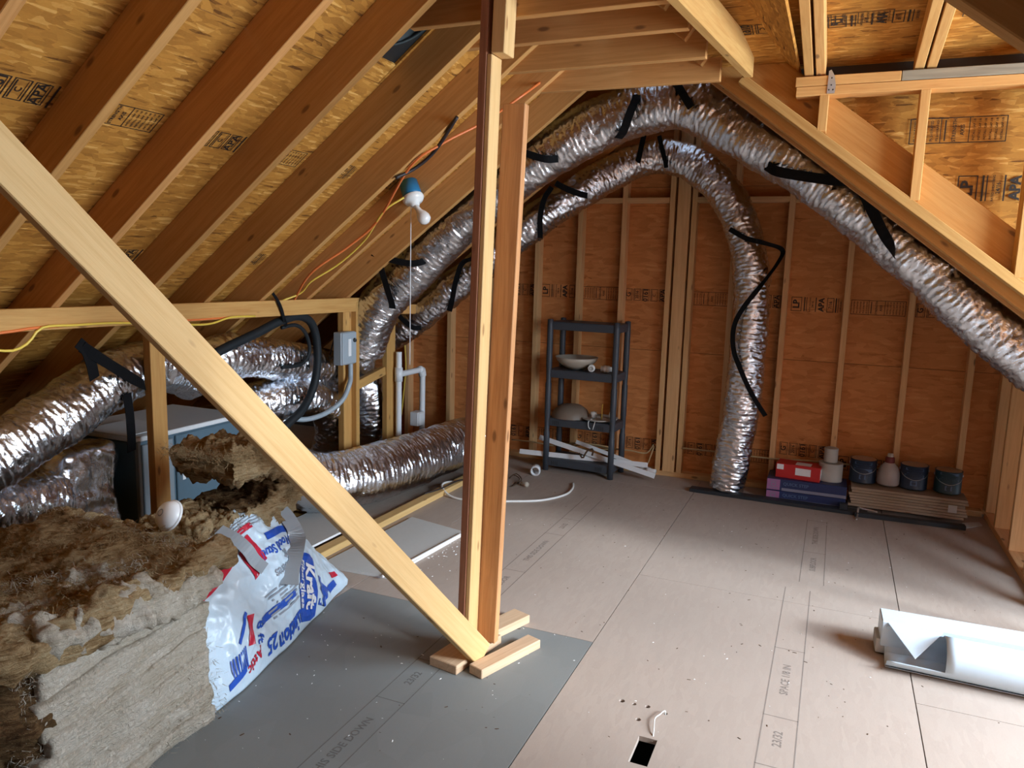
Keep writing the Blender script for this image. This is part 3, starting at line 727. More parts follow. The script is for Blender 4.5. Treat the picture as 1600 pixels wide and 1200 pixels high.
# ------------------------------------------------------------------ black straps
def strap(label, pts, wd=.036, wdir=(0, 1, 0)):
    o = ribbon('hanger_strap', pts, wd, wdir, M['strap']); return tag(o, label, 'strap', 'black duct straps')
yf = Y1-.182
strap('black strap looped round the long duct above the knee wall corner', [at(582, 395, 1, 4.13), at(600, 402, 1, 4.14), at(628, 410, 1, 4.15), at(652, 411, 1, 4.18), at(672, 404, 1, 4.25)], .04, (0, .3, 1))
strap('black strap hanging down the front of the long duct to the stud', [at(588, 397, 1, 4.13), at(597, 425, 1, yf), at(606, 455, 1, yf), at(612, 474, 1, yf+.02), at(613, 482, 1, yf+.06)], .042, (1, 0, .2))
strap('black strap wrapped over the lower duct left of the post', [at(738, 404, 1, 4.98), at(722, 412, 1, 4.965), at(712, 440, 1, 4.965), at(706, 470, 1, 4.98), at(702, 486, 1, 5.05)], .04, (1, 0, .1))
strap('black strap under the lower duct beside the pull string', [at(620, 490, 1, 4.96), at(634, 504, 1, 4.96), at(646, 512, 1, 4.97), at(658, 512, 1, 5.02)], .035, (0, .2, 1))
strap('black strap holding the long duct right of the post', [at(812, 236, 1, yf), at(835, 244, 1, yf-.005), at(855, 249, 1, yf), at(872, 248, 1, yf+.05)], .04, (0, 0, 1))
strap('wide black strap wrapped round the long duct under the last collar tie', [at(997, 140, 1, 4.26), at(993, 155, 1, yf+.01), at(983, 180, 1, yf-.004), at(974, 205, 1, yf+.02), at(966, 216, 1, yf+.09)], .045, (1, 0, 0))
strap('black strap at the crown of the long duct', [at(1052, 122, 1, 4.24), at(1063, 140, 1, yf+.01), at(1072, 155, 1, yf), at(1080, 168, 1, yf)], .04, (1, 0, .4))
strap('black strap over the lower duct left of its crown', [at(1008, 205, 1, 5.30), at(1003, 225, 1, 5.31), at(998, 248, 1, 5.31), at(993, 266, 1, 5.36)], .036, (1, 0, .1))
strap('black strap over the lower duct right of its crown', [at(1030, 212, 1, 5.36), at(1034, 230, 1, 5.36), at(1039, 250, 1, 5.365), at(1041, 262, 1, 5.38)], .03, (1, 0, .1))
strap('black strap lying across the lower duct right of the post', [at(868, 286, 1, 5.02), at(885, 295, 1, 5.03), at(903, 302, 1, 5.06), at(918, 306, 1, 5.13)], .04, (0, 0, 1))
strap('black strap hanging down the lower duct right of the post', [at(862, 292, 1, 5.0), at(850, 312, 1, 4.99), at(844, 340, 1, 5.0), at(844, 372, 1, 5.06)], .038, (1, 0, 0))
strap('long black strap crossing the duct on the right slope', [at(1196, 258, 1, yf+.1), at(1215, 268, 1, yf+.01), at(1260, 276, 1, yf-.01), at(1305, 282, 1, yf-.005), at(1332, 285, 1, yf-.01), at(1348, 300, 1, yf-.01), at(1362, 328, 1, yf-.005), at(1378, 360, 1, yf), at(1392, 384, 1, yf+.02), at(1404, 402, 1, yf+.09)], .05, (0, 0, 1))
strap('long black strap spiralling down the vertical duct', [at(1140, 358, 1, 5.36), at(1165, 372, 1, 5.345), at(1195, 380, 1, 5.38), at(1222, 390, 1, 5.55), at(1217, 408, 1, 5.5), at(1190, 445, 1, 5.36), at(1162, 480, 1, 5.355), at(1147, 510, 1, 5.37), at(1146, 545, 1, 5.36), at(1158, 580, 1, 5.355), at(1176, 618, 1, 5.36), at(1196, 650, 1, 5.42)], .032, (1, 0, .6))
strap('black strap nailed to the rafter at the far left duct', [Vector(p) for p in (at(122, 535, 0, -2.93), at(135, 548, 0, -2.93), at(143, 570, 0, -2.925), at(148, 592, 0, -2.95))], .05, (0, 1, .3))
strap('wide black strap slung under the far left duct', [at(128, 542, 0, -2.93), at(150, 556, 0, -2.92), at(185, 578, 0, -2.93), at(215, 596, 0, -2.94), at(232, 604, 0, -2.98)], .05, (0, -.4, 1))
strap('black strap hanging down in front of the furnace', [at(198, 615, 0, -2.97), at(202, 640, 0, -2.97), at(205, 675, 0, -2.975), at(206, 705, 0, -3.0)], .045, (0, 1, 0))
strap('black strap tied round the ribbon board holding the hose', [at(426, 458, 0, -2.885), at(434, 470, 0, -2.87), at(440, 484, 0, -2.87), at(444, 500, 0, -2.88), at(447, 510, 0, -2.93)], .022, (0, 1, 0))
strap('black strap round the foil duct beneath the black hose', [at(385, 533, 0, -3.17), at(395, 548, 0, -3.165), at(404, 562, 0, -3.17), at(410, 572, 0, -3.19)], .045, (0, 1, .3))

# ------------------------------------------------------------------ hose, conduit, pipes
o = tube('refrigerant_hose', [at(335, 553, 0, -2.945), at(360, 540, 0, -2.94), at(400, 521, 0, -2.93), at(435, 503, 0, -2.915), at(465, 494, 0, -2.915), at(485, 503, 0, -2.92), at(494, 528, 0, -2.925), at(496, 560, 0, -2.925), at(493, 592, 0, -2.925), at(483, 622, 0, -2.93), at(468, 645, 0, -2.93), at(450, 662, 0, -2.94), at(425, 690, 0, -2.95)], .025, M['black_rubber'], seg=16)
tag(o, 'black foam covered hose looping behind the knee wall', 'hose')
o = tube('refrigerant_hose', [at(440, 512, 0, -2.94), at(462, 508, 0, -2.94), at(477, 520, 0, -2.94), at(484, 545, 0, -2.945), at(478, 562, 0, -2.95), at(466, 571, 0, -2.955), at(440, 574, 0, -2.96)], .011, M['black_rubber'], seg=12)
tag(o, 'thinner black hose inside the loop of the foam hose', 'hose')
tube_o = tube('thermostat_wire', [at(524, 520, 0, -2.94), at(518, 545, 0, -2.99), at(510, 575, 0, -3.0), at(508, 600, 0, -3.0), at(515, 612, 0, -3.0), at(527, 615, 0, -2.99), at(534, 600, 0, -2.97), at(536, 572, 0, -2.96)], .005, M['dark_cable'], seg=8)
tag(tube_o, 'thin dark wire hanging in a loop below the disconnect box', 'wire')
disc = thing('disconnect_box', 'grey electrical disconnect box screwed to the knee wall stud', 'electrical box', (-2.90, 4.10, .92))
abox('case', -2.918, -2.855, 3.985, 4.145, .905, 1.115, M['grey_box'], disc, .006)
abox('cover', -2.855, -2.847, 3.99, 4.14, .91, 1.112, M['grey_box'], disc, .004)
abox('label', -2.847, -2.8455, 4.05, 4.08, .96, 1.07, M['paper'], disc)
lathe('knob', [(0, .014), (.012, .012), (.014, 0)], M['black_plastic'], disc, 12, (-2.847, 4.115, 1.06), Matrix.Rotation(math.pi/2, 3, 'Y'))
o = tube('conduit', [Vector((-2.885, 4.125, .91)), Vector((-2.885, 4.125, .82)), at(546, 600, 0, -2.87), at(535, 625, 0, -2.89), at(510, 645, 0, -2.93), at(480, 655, 0, -2.97), at(455, 654, 0, -3.02), at(440, 650, 0, -3.06)], .016, M['grey_box'], seg=14)
tag(o, 'grey flexible conduit curving down from the disconnect box', 'conduit')
pv = thing('drain_pipe', 'white plastic drain pipe beside the knee wall end stud', 'pipe', tuple(at(623, 680, 0, -2.86)))
pa = at(622, 545, 0, -2.86); pb = at(623, 585, 0, -2.86); pc = at(655, 578, 0, -2.86); pd = at(660, 600, 0, -2.86); pe = at(660, 700, 0, -2.86)
pe.z = .06; pe.y = pd.y; pe.x = pd.x
y1_, y2_ = pb.y, pd.y; zt = pc.z
tube('riser', [(-2.86, y1_, .08), (-2.86, y1_, .45), (-2.86, y1_, .93)], .022, M['pvc'], pv, seg=14)
lathe('tee', [(.022, -.05), (.029, -.05), (.029, .05), (.022, .05)], M['pvc'], pv, 16, (-2.86, y1_, zt))
tube('crossbar', [(-2.86, y1_, zt), (-2.86, (y1_+y2_)/2, zt), (-2.86, y2_-.03, zt)], .022, M['pvc'], pv, seg=14)
tube('elbow', [(-2.86, y2_-.05, zt), (-2.86, y2_-.012, zt-.004), (-2.86, y2_, zt-.05)], .029, M['pvc'], pv, seg=14)
tube('downpipe', [(-2.86, y2_, zt-.03), (-2.86, y2_, .5), (-2.86, y2_, .06)], .022, M['pvc'], pv, seg=14)
sw = thing('junction_box', 'small white box clamped on the drain pipe', 'electrical box', (-2.87, y2_-.07, .36))
abox('body', -2.90, -2.83, y2_-.115, y2_-.024, .345, .45, M['pvc'], sw, .004)
abox('cover', -2.83, -2.822, y2_-.11, y2_-.03, .35, .445, M['white_plastic'], sw, .002)

# ------------------------------------------------------------------ cables along the rafters
def cable(label, pts, r, mat, name='cable', **k):
    return tag(tube(name, pts, r, M[mat], seg=8, step=.03, **k), label, 'cable')
def onl(px, py, gap=.012):
    c = CL-gap*1.257; v = (px-800.0, py-600.0, FPX); d = Vector([sum(RW[i][k]*v[k] for k in range(3)) for i in range(3)])
    t = c/(d.z-SL*d.x); return Vector((0, 0, EYE))+d*t
cable('orange cable running up the rafters past the lamp', [onl(458, 472), onl(486, 427), onl(545, 385), onl(590, 345), onl(640, 262), onl(690, 225), onl(757, 190), onl(815, 150), at(850, 125, 1, 3.74), at(900, 95, 1, 3.73), at(960, 60, 1, 3.72), at(1005, 54, 1, 3.72), at(1050, 72, 1, 3.73), at(1090, 85, 1, 3.74)], .0065, 'orange_cable')
cable('yellow cable running up the rafters to the lamp', [onl(440, 470), onl(470, 458), onl(486, 440), onl(530, 412), onl(570, 375), onl(600, 330), onl(632, 308)], .0055, 'yellow_cable')
cable('black cable sagging between rafters above the lamp', [onl(714, 183), onl(680, 235), onl(650, 262), onl(618, 278)], .009, 'dark_cable')
cable('yellow cable strung across the far left rafters', [at(-20, 546, 0, -2.89), at(20, 548, 0, -2.88), at(45, 535, 0, -2.88), at(66, 512, 0, -2.87), at(120, 508, 0, -2.87), at(170, 505, 0, -2.87), at(230, 505, 0, -2.87), at(320, 507, 0, -2.87), at(360, 496, 0, -2.87), at(400, 494, 0, -2.87)], .0055, 'yellow_cable')
cable('orange cable under the ribbon board at far left', [at(-20, 523, 0, -2.885), at(25, 517, 0, -2.88), at(60, 512, 0, -2.88), at(150, 506, 0, -2.885), at(300, 500, 0, -2.885), at(380, 494, 0, -2.885)], .006, 'orange_cable')
cable('pale tan cable stapled along the foot of the gable studs', [at(800, 687, 1, 5.68), at(830, 690, 1, 5.67), at(870, 697, 1, 5.685), at(905, 692, 1, 5.67), at(950, 700, 1, 5.685), at(985, 704, 1, 5.67), at(1010, 708, 1, 5.685), at(1022, 695, 1, 5.68), at(1012, 725, 1, 5.67)], .006, 'tan_cable')
cable('second pale cable looping behind the shelf foot', [at(890, 698, 1, 5.66), at(920, 694, 1, 5.65), at(955, 700, 1, 5.66), at(930, 703, 1, 5.66), at(900, 701, 1, 5.665)], .006, 'tan_cable')
cable('pale cable stapled low across the studs behind the boxes', [at(1065, 700, 1, 5.685), at(1120, 706, 1, 5.68), at(1200, 716, 1, 5.685), at(1290, 722, 1, 5.685), at(1400, 735, 1, 5.685)], .006, 'tan_cable')
cable('yellow cable pair dropping behind the drain pipe', [at(632, 530, 1, 5.55), at(634, 570, 1, 5.55), at(632, 600, 1, 5.55), at(627, 650, 1, 5.55)], .007, 'yellow_cable')

# ------------------------------------------------------------------ lamp with pull string
lamp = thing('lamp_holder', 'white keyless bulb holder on a blue box with pull string', 'lamp', tuple(at(645, 295, 1, 3.66)))
lp = at(645, 308, 1, 3.66); ax_ = (NL*.75+Vector((.1, -.25, -.5))).normalized(); rl_ = frame(ax_.orthogonal(), ax_)
lathe('outlet_box', [(0, -.09), (.05, -.09), (.052, -.02), (.052, 0), (0, 0)], M['blue_box'], lamp, 20, lp, rl_)
lathe('holder', [(.058, 0), (.060, .012), (.048, .03), (.026, .04), (.022, .055), (.0, .055)], M['porcelain'], lamp, 24, lp, rl_)
bx = (ax_*.6+Vector((.45, 0, -.3))).normalized(); rb_ = frame(bx.orthogonal(), bx); lb = lp+ax_*.05
lathe('bulb', [(0, -.01), (.014, -.01), (.015, .03), (.018, .045), (.030, .066), (.036, .088), (.032, .108), (.018, .121), (0, .125)], M['frost_bulb'] if 'frost_bulb' in M else M['porcelain'], lamp, 22, lb, rb_)
ps = lp+ax_*.03+Vector((-.015, -.01, -.02)); tube('pull_string', [ps, ps+Vector((0, 0, -.4)), Vector((ps.x, ps.y, at(642, 572, 1, 3.6).z))], .0022, M['white_plastic'], lamp, seg=6, step=.1)

# ------------------------------------------------------------------ roof vent
vent = thing('roof_vent', 'black round roof vent in the opening beside the rafter', 'vent', (-1.53, 2.72, zl(-1.53)))
vb = bl-UL*.63+Vector((0, 2.722, 0))
rv = Matrix((Vector((0, 1, 0)), UL, Vector((0, 1, 0)).cross(UL))).transposed()
bmv = lathe_bm([(.164, -.012), (.156, -.012), (.152, -.20), (.05, -.22), (0, -.22)], 32)
o = link('throat', new_mesh('throat', bmv, True), M['vent_grey'], vent); place(o, vb, rv)
obox('light_block_cap', vb-NL*.25, rv, (.46, .56, .04), M['black_plastic'], vent)  # unseen box added above the throat to keep daylight out
for nm, (dy, dt, sy, st) in (('flange', (0, 0, .335, .41)),):
    bmq = bmesh.new(); ro, n_ = .155, 24
    outer = []; inner = []
    for k in range(n_):
        a = 2*math.pi*k/n_; c_, s_ = math.cos(a), math.sin(a); kk = 1/max(abs(c_), abs(s_))
        outer.append(bmq.verts.new((c_*kk*.185, s_*kk*.235, 0))); inner.append(bmq.verts.new((c_*ro*.97, s_*ro, 0)))
    for k in range(n_): bmq.faces.new((outer[k], outer[(k+1) % n_], inner[(k+1) % n_], inner[k]))
    e = bmesh.ops.extrude_face_region(bmq, geom=list(bmq.faces)); bmesh.ops.translate(bmq, vec=(0, 0, -.004), verts=[v for v in e['geom'] if isinstance(v, bmesh.types.BMVert)])
    bmesh.ops.recalc_face_normals(bmq, faces=bmq.faces)
    o = link('flange', new_mesh('flange', bmq), M['black_plastic'], vent); place(o, vb-NL*.014, rv)

# ------------------------------------------------------------------ insulation bundle
def wool_slab(name, x0, x1, y0, y1, z0, z1, seed, mat, parent, amp=.02, res=.022, rnd=.03, shape=None, billow=0.0):
    sx, sy, sz = x1-x0, y1-y0, z1-z0
    nx, ny, nz = (max(2, int(s/res)) for s in (sx, sy, sz)); bm = bmesh.new(); vs = {}
    def V(i, j, k):
        if (i, j, k) not in vs: vs[(i, j, k)] = bm.verts.new((i/nx, j/ny, k/nz))
        return vs[(i, j, k)]
    for i in range(nx):
        for j in range(ny):
            for k in (0, nz):
                q = [V(i, j, k), V(i+1, j, k), V(i+1, j+1, k), V(i, j+1, k)]; bm.faces.new(q if k else q[::-1])
    for i in range(nx):
        for k in range(nz):
            for j in (0, ny):
                q = [V(i, j, k), V(i+1, j, k), V(i+1, j, k+1), V(i, j, k+1)]; bm.faces.new(q if not j else q[::-1])
    for j in range(ny):
        for k in range(nz):
            for i in (0, nx):
                q = [V(i, j, k), V(i, j+1, k), V(i, j+1, k+1), V(i, j, k+1)]; bm.faces.new(q if i else q[::-1])
    off = Vector((seed*5.1, seed*2.3, seed*7.7)); c0 = Vector(((x0+x1)/2, (y0+y1)/2, (z0+z1)/2))
    for v in bm.verts:
        p = Vector(((v.co.x-.5)*sx, (v.co.y-.5)*sy, (v.co.z-.5)*sz)); rr_ = min(rnd, sz*.45)
        c = Vector((max(-sx/2+rr_, min(sx/2-rr_, p.x)), max(-sy/2+rr_, min(sy/2-rr_, p.y)), max(-sz/2+rr_, min(sz/2-rr_, p.z))))
        d = p-c; nn = d.normalized() if d.length > 1e-6 else Vector((0, 0, 0))
        if d.length > 1e-6: p = c+nn*min(d.length, rr_)
        w_ = p+c0
        if shape: p = p+shape(w_)
        st = Vector((w_.x*6, w_.y*6, w_.z*26))
        bil = (.35-abs(noise.noise(w_*13+off)))*1.5*billow
        disp = bil + noise.noise(w_*5+off)*1.0 + noise.noise(st+off)*.55 + abs(noise.noise(w_*26+off))*.6 + noise.noise(w_*60+off)*.45
        v.co = p+nn*(amp*disp)
    o = link(name, new_mesh(name, bm, True), M[mat], parent); o.location = c0
    return o
ins = thing('insulation_bundle', 'big torn open bundle of cream and brown fibreglass batts', 'insulation', (-2.4, 1.6, 0))
def lean(w_):
    wave = .028*noise.noise(Vector((w_.x*1.5, w_.y*4.0, w_.z*5)))+.014*noise.noise(Vector((w_.x*2, w_.y*11, w_.z*9+4))); sm_ = max(0, min(1, (w_.y-1.45)/.4)); sm_ = sm_*sm_*(3-2*sm_)
    up = min(1, w_.z/.08)
    return Vector((-.06*w_.z - .06*(w_.y-1.85)+.022*noise.noise(Vector((3, w_.y*4, w_.z*6))), .16*(w_.z-.25)*sm_, wave*up+.10*up*(w_.y-1.55)*(w_.z/.44)))
zz = [0, .05, .115, .15, .21, .275, .31, .37, .44]
for k, (a, b) in enumerate(zip(zz, zz[1:])):
    e = random.uniform(-.008, .008)
    wool_slab('batt', -2.80, -1.835+e*1.3-.008*k, 1.24+random.uniform(-.03, .03), 1.86+random.uniform(-.008, .008), max(0, a-.006), b+.006, 10, 'fibre', ins, .009, .0115, .008, lean)
wool_slab('top_batt', -2.81, -1.90, 1.2, 1.96, .43, .525, 21, 'fibre_brown', ins, .032, .0105, .045, lambda w_: Vector((.02, .13*(w_.y-1.55), .05*noise.noise(Vector((w_.x*4, w_.y*4, 2)))+.02)), billow=1.0)
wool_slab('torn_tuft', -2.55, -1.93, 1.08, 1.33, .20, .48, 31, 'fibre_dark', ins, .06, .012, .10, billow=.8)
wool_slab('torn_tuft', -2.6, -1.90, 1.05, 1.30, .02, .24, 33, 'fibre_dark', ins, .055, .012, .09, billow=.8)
wool_slab('torn_tuft', -2.16, -1.88, 1.26, 1.66, .435, .535, 35, 'fibre', ins, .045, .009, .04, billow=1.0)
wool_slab('torn_tuft', -2.04, -1.87, 1.62, 1.90, .42, .505, 37, 'fibre', ins, .03, .009, .035, billow=1.0)
# loose fibres standing off the torn edges: far too many to count
def fluff(parent, pts, n, ln, mat, seed, bias=None):
    rnd = random.Random(seed); V = []; F = []
    for _ in range(n):
        a, b = rnd.choice(pts); t = rnd.random(); p = Vector(a).lerp(Vector(b), t)+Vector((rnd.gauss(0, .02), rnd.gauss(0, .02), rnd.gauss(0, .012)))
        d = Vector((rnd.gauss(0, 1), rnd.gauss(0, 1), rnd.gauss(.35, .8))).normalized(); d = d if bias is None else Vector((abs(rnd.gauss(0, 1))*bias[0], rnd.gauss(0, 1)*bias[1], rnd.gauss(0, 1)*bias[2])).normalized()
        q = d.orthogonal().normalized(); l = ln*rnd.uniform(.4, 1.3); wv = rnd.uniform(.0004, .0011)
        bend = Vector((rnd.gauss(0, 1), rnd.gauss(0, 1), -.4))*l*.25
        i = len(V); V += [p-q*wv, p+q*wv, p+d*l*.55+bend*.4+q*wv*.8, p+d*l*.55+bend*.4-q*wv*.8, p+d*l+bend]; F += [(i, i+1, i+2, i+3), (i+3, i+2, i+4)]
    me = bpy.data.meshes.new('loose_fibre'); me.from_pydata(V, [], F)
    o = link('loose_fibre', me, M[mat], parent); o['kind'] = 'stuff'; return o
fluff(ins, [((-1.9, 1.25, .5), (-1.9, 1.9, .52)), ((-2.0, 1.2, .52), (-2.9, 1.2, .52)), ((-2.0, 1.9, .56), (-2.95, 1.95, .56)), ((-2.3, 1.35, .55), (-2.0, 1.7, .57)), ((-1.88, 1.22, .1), (-1.9, 1.22, .48))], 3200, .022, 'fibre', 3)
fluff(ins, [((-1.845-.014*k, 1.25, .03+.045*k), (-1.85-.016*k, 1.86, .03+.05*k)) for k in range(9)], 9000, .026, 'fibre', 13, (.4, 1.2, .35))
fluff(ins, [((-1.95-.1*k, 1.25, .55), (-1.95-.1*k, 1.95, .57)) for k in range(8)], 5000, .026, 'fibre_brown', 17)
# curled batt behind
cb = thing('insulation_batt', 'curled brown fibreglass batt folded open behind the bag', 'insulation', (-2.35, 2.3, .45))
def curl(name, path, x0, x1, th, mat, seed, amp):
    P_ = catmull([Vector((0, a, b)) for a, b in path], .009); nx = int((x1-x0)/.011); V = []; F = []; off = Vector((seed, seed*2, seed*3))
    n = len(P_); T = []
    for i in range(n): T.append((P_[min(i+1, n-1)]-P_[max(i-1, 0)]).normalized())
    def ring(i, xf, side):
        p = P_[i]; nrm = Vector((0, -T[i].z, T[i].y)); x = x0+(x1-x0)*xf
        ed = min(1, min(i, n-1-i)/9+.25)*min(1, min(xf, 1-xf)*nx/3+.4)
        q = Vector((x, p.y, p.z))+nrm*(side*th/2*ed)
        return q+nrm*side*amp*(noise.noise(q*9+off)+1.1*(.3-abs(noise.noise(q*17+off)))+.8*abs(noise.noise(q*32+off))+.5*noise.noise(q*75))+Vector((amp*1.4*noise.noise(q*16-off), 0, 0))*(1 if xf in (0, 1) else .2)
    nl = 6
    grid = []
    for i in range(n):
        row = [ring(i, j/nx, 1) for j in range(nx+1)]
        row += [ring(i, 1, 1-2*(k/nl))+Vector((amp*.6*noise.noise(Vector((i*.35, k*2.1, seed))), 0, 0)) for k in range(1, nl)]
        row += [ring(i, j/nx, -1) for j in range(nx, -1, -1)]
        row += [ring(i, 0, -1+2*(k/nl)) for k in range(1, nl)]
        grid.append(row)
    m_ = len(grid[0])
    for r_ in grid: V += r_
    for i in range(n-1):
        for k in range(m_): F.append((i*m_+k, i*m_+(k+1) % m_, (i+1)*m_+(k+1) % m_, (i+1)*m_+k))
    F.append(tuple(range(m_))); F.append(tuple(reversed(range((n-1)*m_, n*m_))))
    me = bpy.data.meshes.new(name); me.from_pydata(V, [], F); me.shade_smooth()
    return link(name, me, M[mat], cb)
curl('wool', [(2.04, .46), (2.18, .47), (2.33, .455), (2.48, .46), (2.60, .52), (2.64, .61), (2.59, .69), (2.48, .728), (2.36, .738), (2.25, .732)], -2.46, -2.13, .125, 'fibre_brown', 4, .042)
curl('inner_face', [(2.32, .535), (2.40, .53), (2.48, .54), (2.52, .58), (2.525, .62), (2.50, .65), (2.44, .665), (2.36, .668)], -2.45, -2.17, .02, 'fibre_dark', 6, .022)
fluff(cb, [((-2.14, 2.22, .78), (-2.14, 2.5, .78)), ((-2.14, 2.58, .52), (-2.14, 2.62, .68)), ((-2.45, 2.22, .78), (-2.15, 2.22, .78)), ((-2.15, 2.05, .50), (-2.15, 2.4, .50))], 3000, .028, 'fibre_brown', 8)
# pile of batts the curled one rests on, inside the bag
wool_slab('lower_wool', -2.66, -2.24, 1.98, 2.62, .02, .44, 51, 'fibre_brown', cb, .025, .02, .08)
# round white cover
sd = thing('smoke_alarm_cover', 'round white plastic cover lying on the brown insulation', 'cover', tuple(at(265, 803, 0, -2.2)))
sp_ = at(266, 806, 0, -2.19); rs_ = frame(Vector((1, .2, .6)), Vector((.55, -.45, .75)))
lathe('dome', [(.055, 0), (.054, .012), (.046, .028), (.028, .040), (0, .045)], M['white_plastic'], sd, 28, sp_, rs_)
lathe('rim', [(.058, -.004), (.060, .003), (.055, .006)], M['white_plastic'], sd, 28, sp_, rs_)
lathe('vent_ring', [(.014, .0445), (.012, .0455), (.010, .0452)], M['bag_grey'], sd, 18, sp_, rs_)

# ------------------------------------------------------------------ printed plastic bag
bag = thing('plastic_bag', 'white plastic insulation bag with blue and red upside-down print', 'bag', (-1.95, 2.3, 0))
def lerp_tab(tab, y):
    for (a, va), (b, vb_) in zip(tab, tab[1:]):
        if y <= b: t = max(0, min(1, (y-a)/(b-a))); t = t*t*(3-2*t)*.5+t*.5; return va+(vb_-va)*t
    return tab[-1][1]
HT = [(1.84, .415), (1.96, .44), (2.12, .50), (2.3, .535), (2.48, .525), (2.60, .47), (2.72, .34), (2.86, .20), (2.94, .11)]
BX = [(1.84, -1.855), (2.0, -1.87), (2.3, -1.93), (2.6, -2.0), (2.85, -2.06), (2.94, -2.08)]
def bag_pt(u, v, off=0.0):
    """u 0..1 along the bag, v 0..1 from the floor edge up the side and over the top"""
    y = 1.845+u*1.09; H = lerp_tab(HT, y); X = lerp_tab(BX, y)
    yo = y + .10*(v-.3)*(1-u)*.9
    if v < .62:
        t = v/.62; x = X-.06*t-.17*t*t; z = .004+H*.97*math.sin(t*math.pi/2*.80)/math.sin(math.pi/2*.80)
    else:
        t = (v-.62)/.38; x = X-.23-.34*t; z = .004+H*(.97+.06*math.sin(t*math.pi)-.04*t)
    p = Vector((x, yo, z)); q = p*1.0
    cr_ = .030*noise.noise(q*4.5)+.022*(.5-abs(noise.noise(q*9+Vector((3, 1, 2)))))+.012*(.4-abs(noise.noise(q*21)))+.014*(.4-abs(noise.noise(Vector((q.y*13+q.z*7, q.z*3, q.x*3)))))
    edge = min(1, u*8, v*10+.15)
    return p+Vector((.85, -.1, .45))*(cr_*edge+off)
def surf(name, u0, u1, v0, v1, nu, nv, off, mat, parent):
    V = [bag_pt(u0+(u1-u0)*i/nu, v0+(v1-v0)*j/nv, off) for i in range(nu+1) for j in range(nv+1)]
    F = [(i*(nv+1)+j, (i+1)*(nv+1)+j, (i+1)*(nv+1)+j+1, i*(nv+1)+j+1) for i in range(nu) for j in range(nv)]
    me = bpy.data.meshes.new(name); me.from_pydata(V, [], F); me.shade_smooth()
    return link(name, me, M[mat], parent)
film = surf('film', 0, 1, 0, .68, 190, 100, 0.0, 'film', bag)
sm = film.modifiers.new('thick', 'SOLIDIFY'); sm.thickness = .002; sm.offset = -1
def bag_print(name, items, uc, vc, su, sv, ang, mat, off=.0035, cuts=0):
    bm = print_bm(items)
    if cuts:
        bmesh.ops.subdivide_edges(bm, edges=bm.edges, cuts=cuts, use_grid_fill=True)
    ca, sa = math.cos(ang), math.sin(ang)
    for v in bm.verts:
        x, y = v.co.x*ca-v.co.y*sa, v.co.x*sa+v.co.y*ca
        v.co = bag_pt(uc+x*su, max(.01, vc+y*sv), off)
    o = link(name, new_mesh(name, bm), M[mat], film); return o
US, VS = 1/1.09, 1/.85            # metres to bag parameters
PI = math.pi
bag_print('red_panel', [('r', -.12, -.018, .10, .016)], .17, .565, US, VS, .12, 'bag_red', cuts=9)
bag_print('red_panel', [('r', -.11, -.022, .10, .018)], .17, .475, US, VS, .12, 'bag_red', cuts=9)
bag_print('red_panel', [('r', -.055, -.075, .065, .055)], .345, .43, US, VS, .25, 'bag_red', cuts=10)
bag_print('red_panel', [('r', -.07, -.014, .07, .014)], .37, .545, US, VS, .0, 'bag_red', cuts=7)
bag_print('blue_panel', [('r', -.12, -.016, .14, .016)], .58, .445, US, VS, -.05, 'bag_blue', cuts=9)
bag_print('fine_print', [('r', -.20, -.003+.016*k, .20, .002+.016*k) for k in range(4)], .50, .545, US, VS, 0, 'bag_grey', cuts=6)
bag_print('product_text', [('t', 'Wood Stud', 0, 0, .052, 0, .0012)], .515, .385, US, VS, PI, 'bag_blue')
bag_print('product_text', [('t', 'ft', 0, 0, .06, 0)], .53, .335, US, VS, PI, 'bag_grey')
bag_print('product_text', [('t', 'pieces', 0, 0, .05, 0)], .48, .285, US, VS, PI, 'bag_grey')
bag_print('fine_print', [('r', -.13+.01*(k % 3), -.004+.014*k, .12-.02*(k % 4), .003+.014*k) for k in range(7)], .46, .235, US, VS, PI, 'bag_grey', cuts=3)
bag_print('blue_panel', [('r', -.12, -.012, .14, .012)], .42, .165, US, VS, .0, 'bag_blue', cuts=9)
bag_print('blue_panel', [('r', -.055, -.13, .07, .13)], .645, .165, US, VS, -.30, 'bag_blue', cuts=14)
bag_print('product_text', [('t', 'Kraft', 0, .024, .085, 0, .003), ('t', 'Fiberglass', 0, -.035, .046, 0)], .645, .165, US, VS, PI+1.2, 'white_print', off=.008)
bag_print('product_text', [('t', 'Insulation', 0, 0, .075, 0, .003)], .52, .055, US, VS, PI+.1, 'bag_blue')
bag_print('logo_text', [('t', 'JM', 0, 0, .12, 0, .007)], .76, .075, US, VS, PI+.9, 'bag_blue')
bag_print('logo_badge', [('r', -.03, -.022, .03, .022)], .90, .19, US, VS, .2, 'bag_red', cuts=5)
bag_print('blue_panel', [('r', -.035, -.03, .04, .02)], .86, .10, US, VS, .5, 'bag_blue', cuts=6)
bag_print('size_text', [('t', '25', 0, 0, .07, 0, .002)], .345, .065, US, VS, PI, 'bag_blue')
bag_print('size_text', [('t', 'Attic', 0, 0, .05, 0, .001)], .235, .065, US, VS, PI+.3, 'bag_red')
bag_print('size_text', [('t', '8 ft', 0, 0, .05, 0, .001)], .29, .14, US, VS, PI+1.3, 'bag_blue')
bag_print('blue_panel', [('r', -.05, -.012, .05, .012)], .135, .06, US, VS, .2, 'bag_blue', cuts=5)
bag_print('blue_panel', [('r', -.05, -.008, .05, .008)], .19, .215, US, VS, .7, 'bag_blue', cuts=5)
bag_print('red_panel', [('r', -.02, -.05, .02, .04)], .235, .185, US, VS, -.3, 'bag_red', cuts=5)
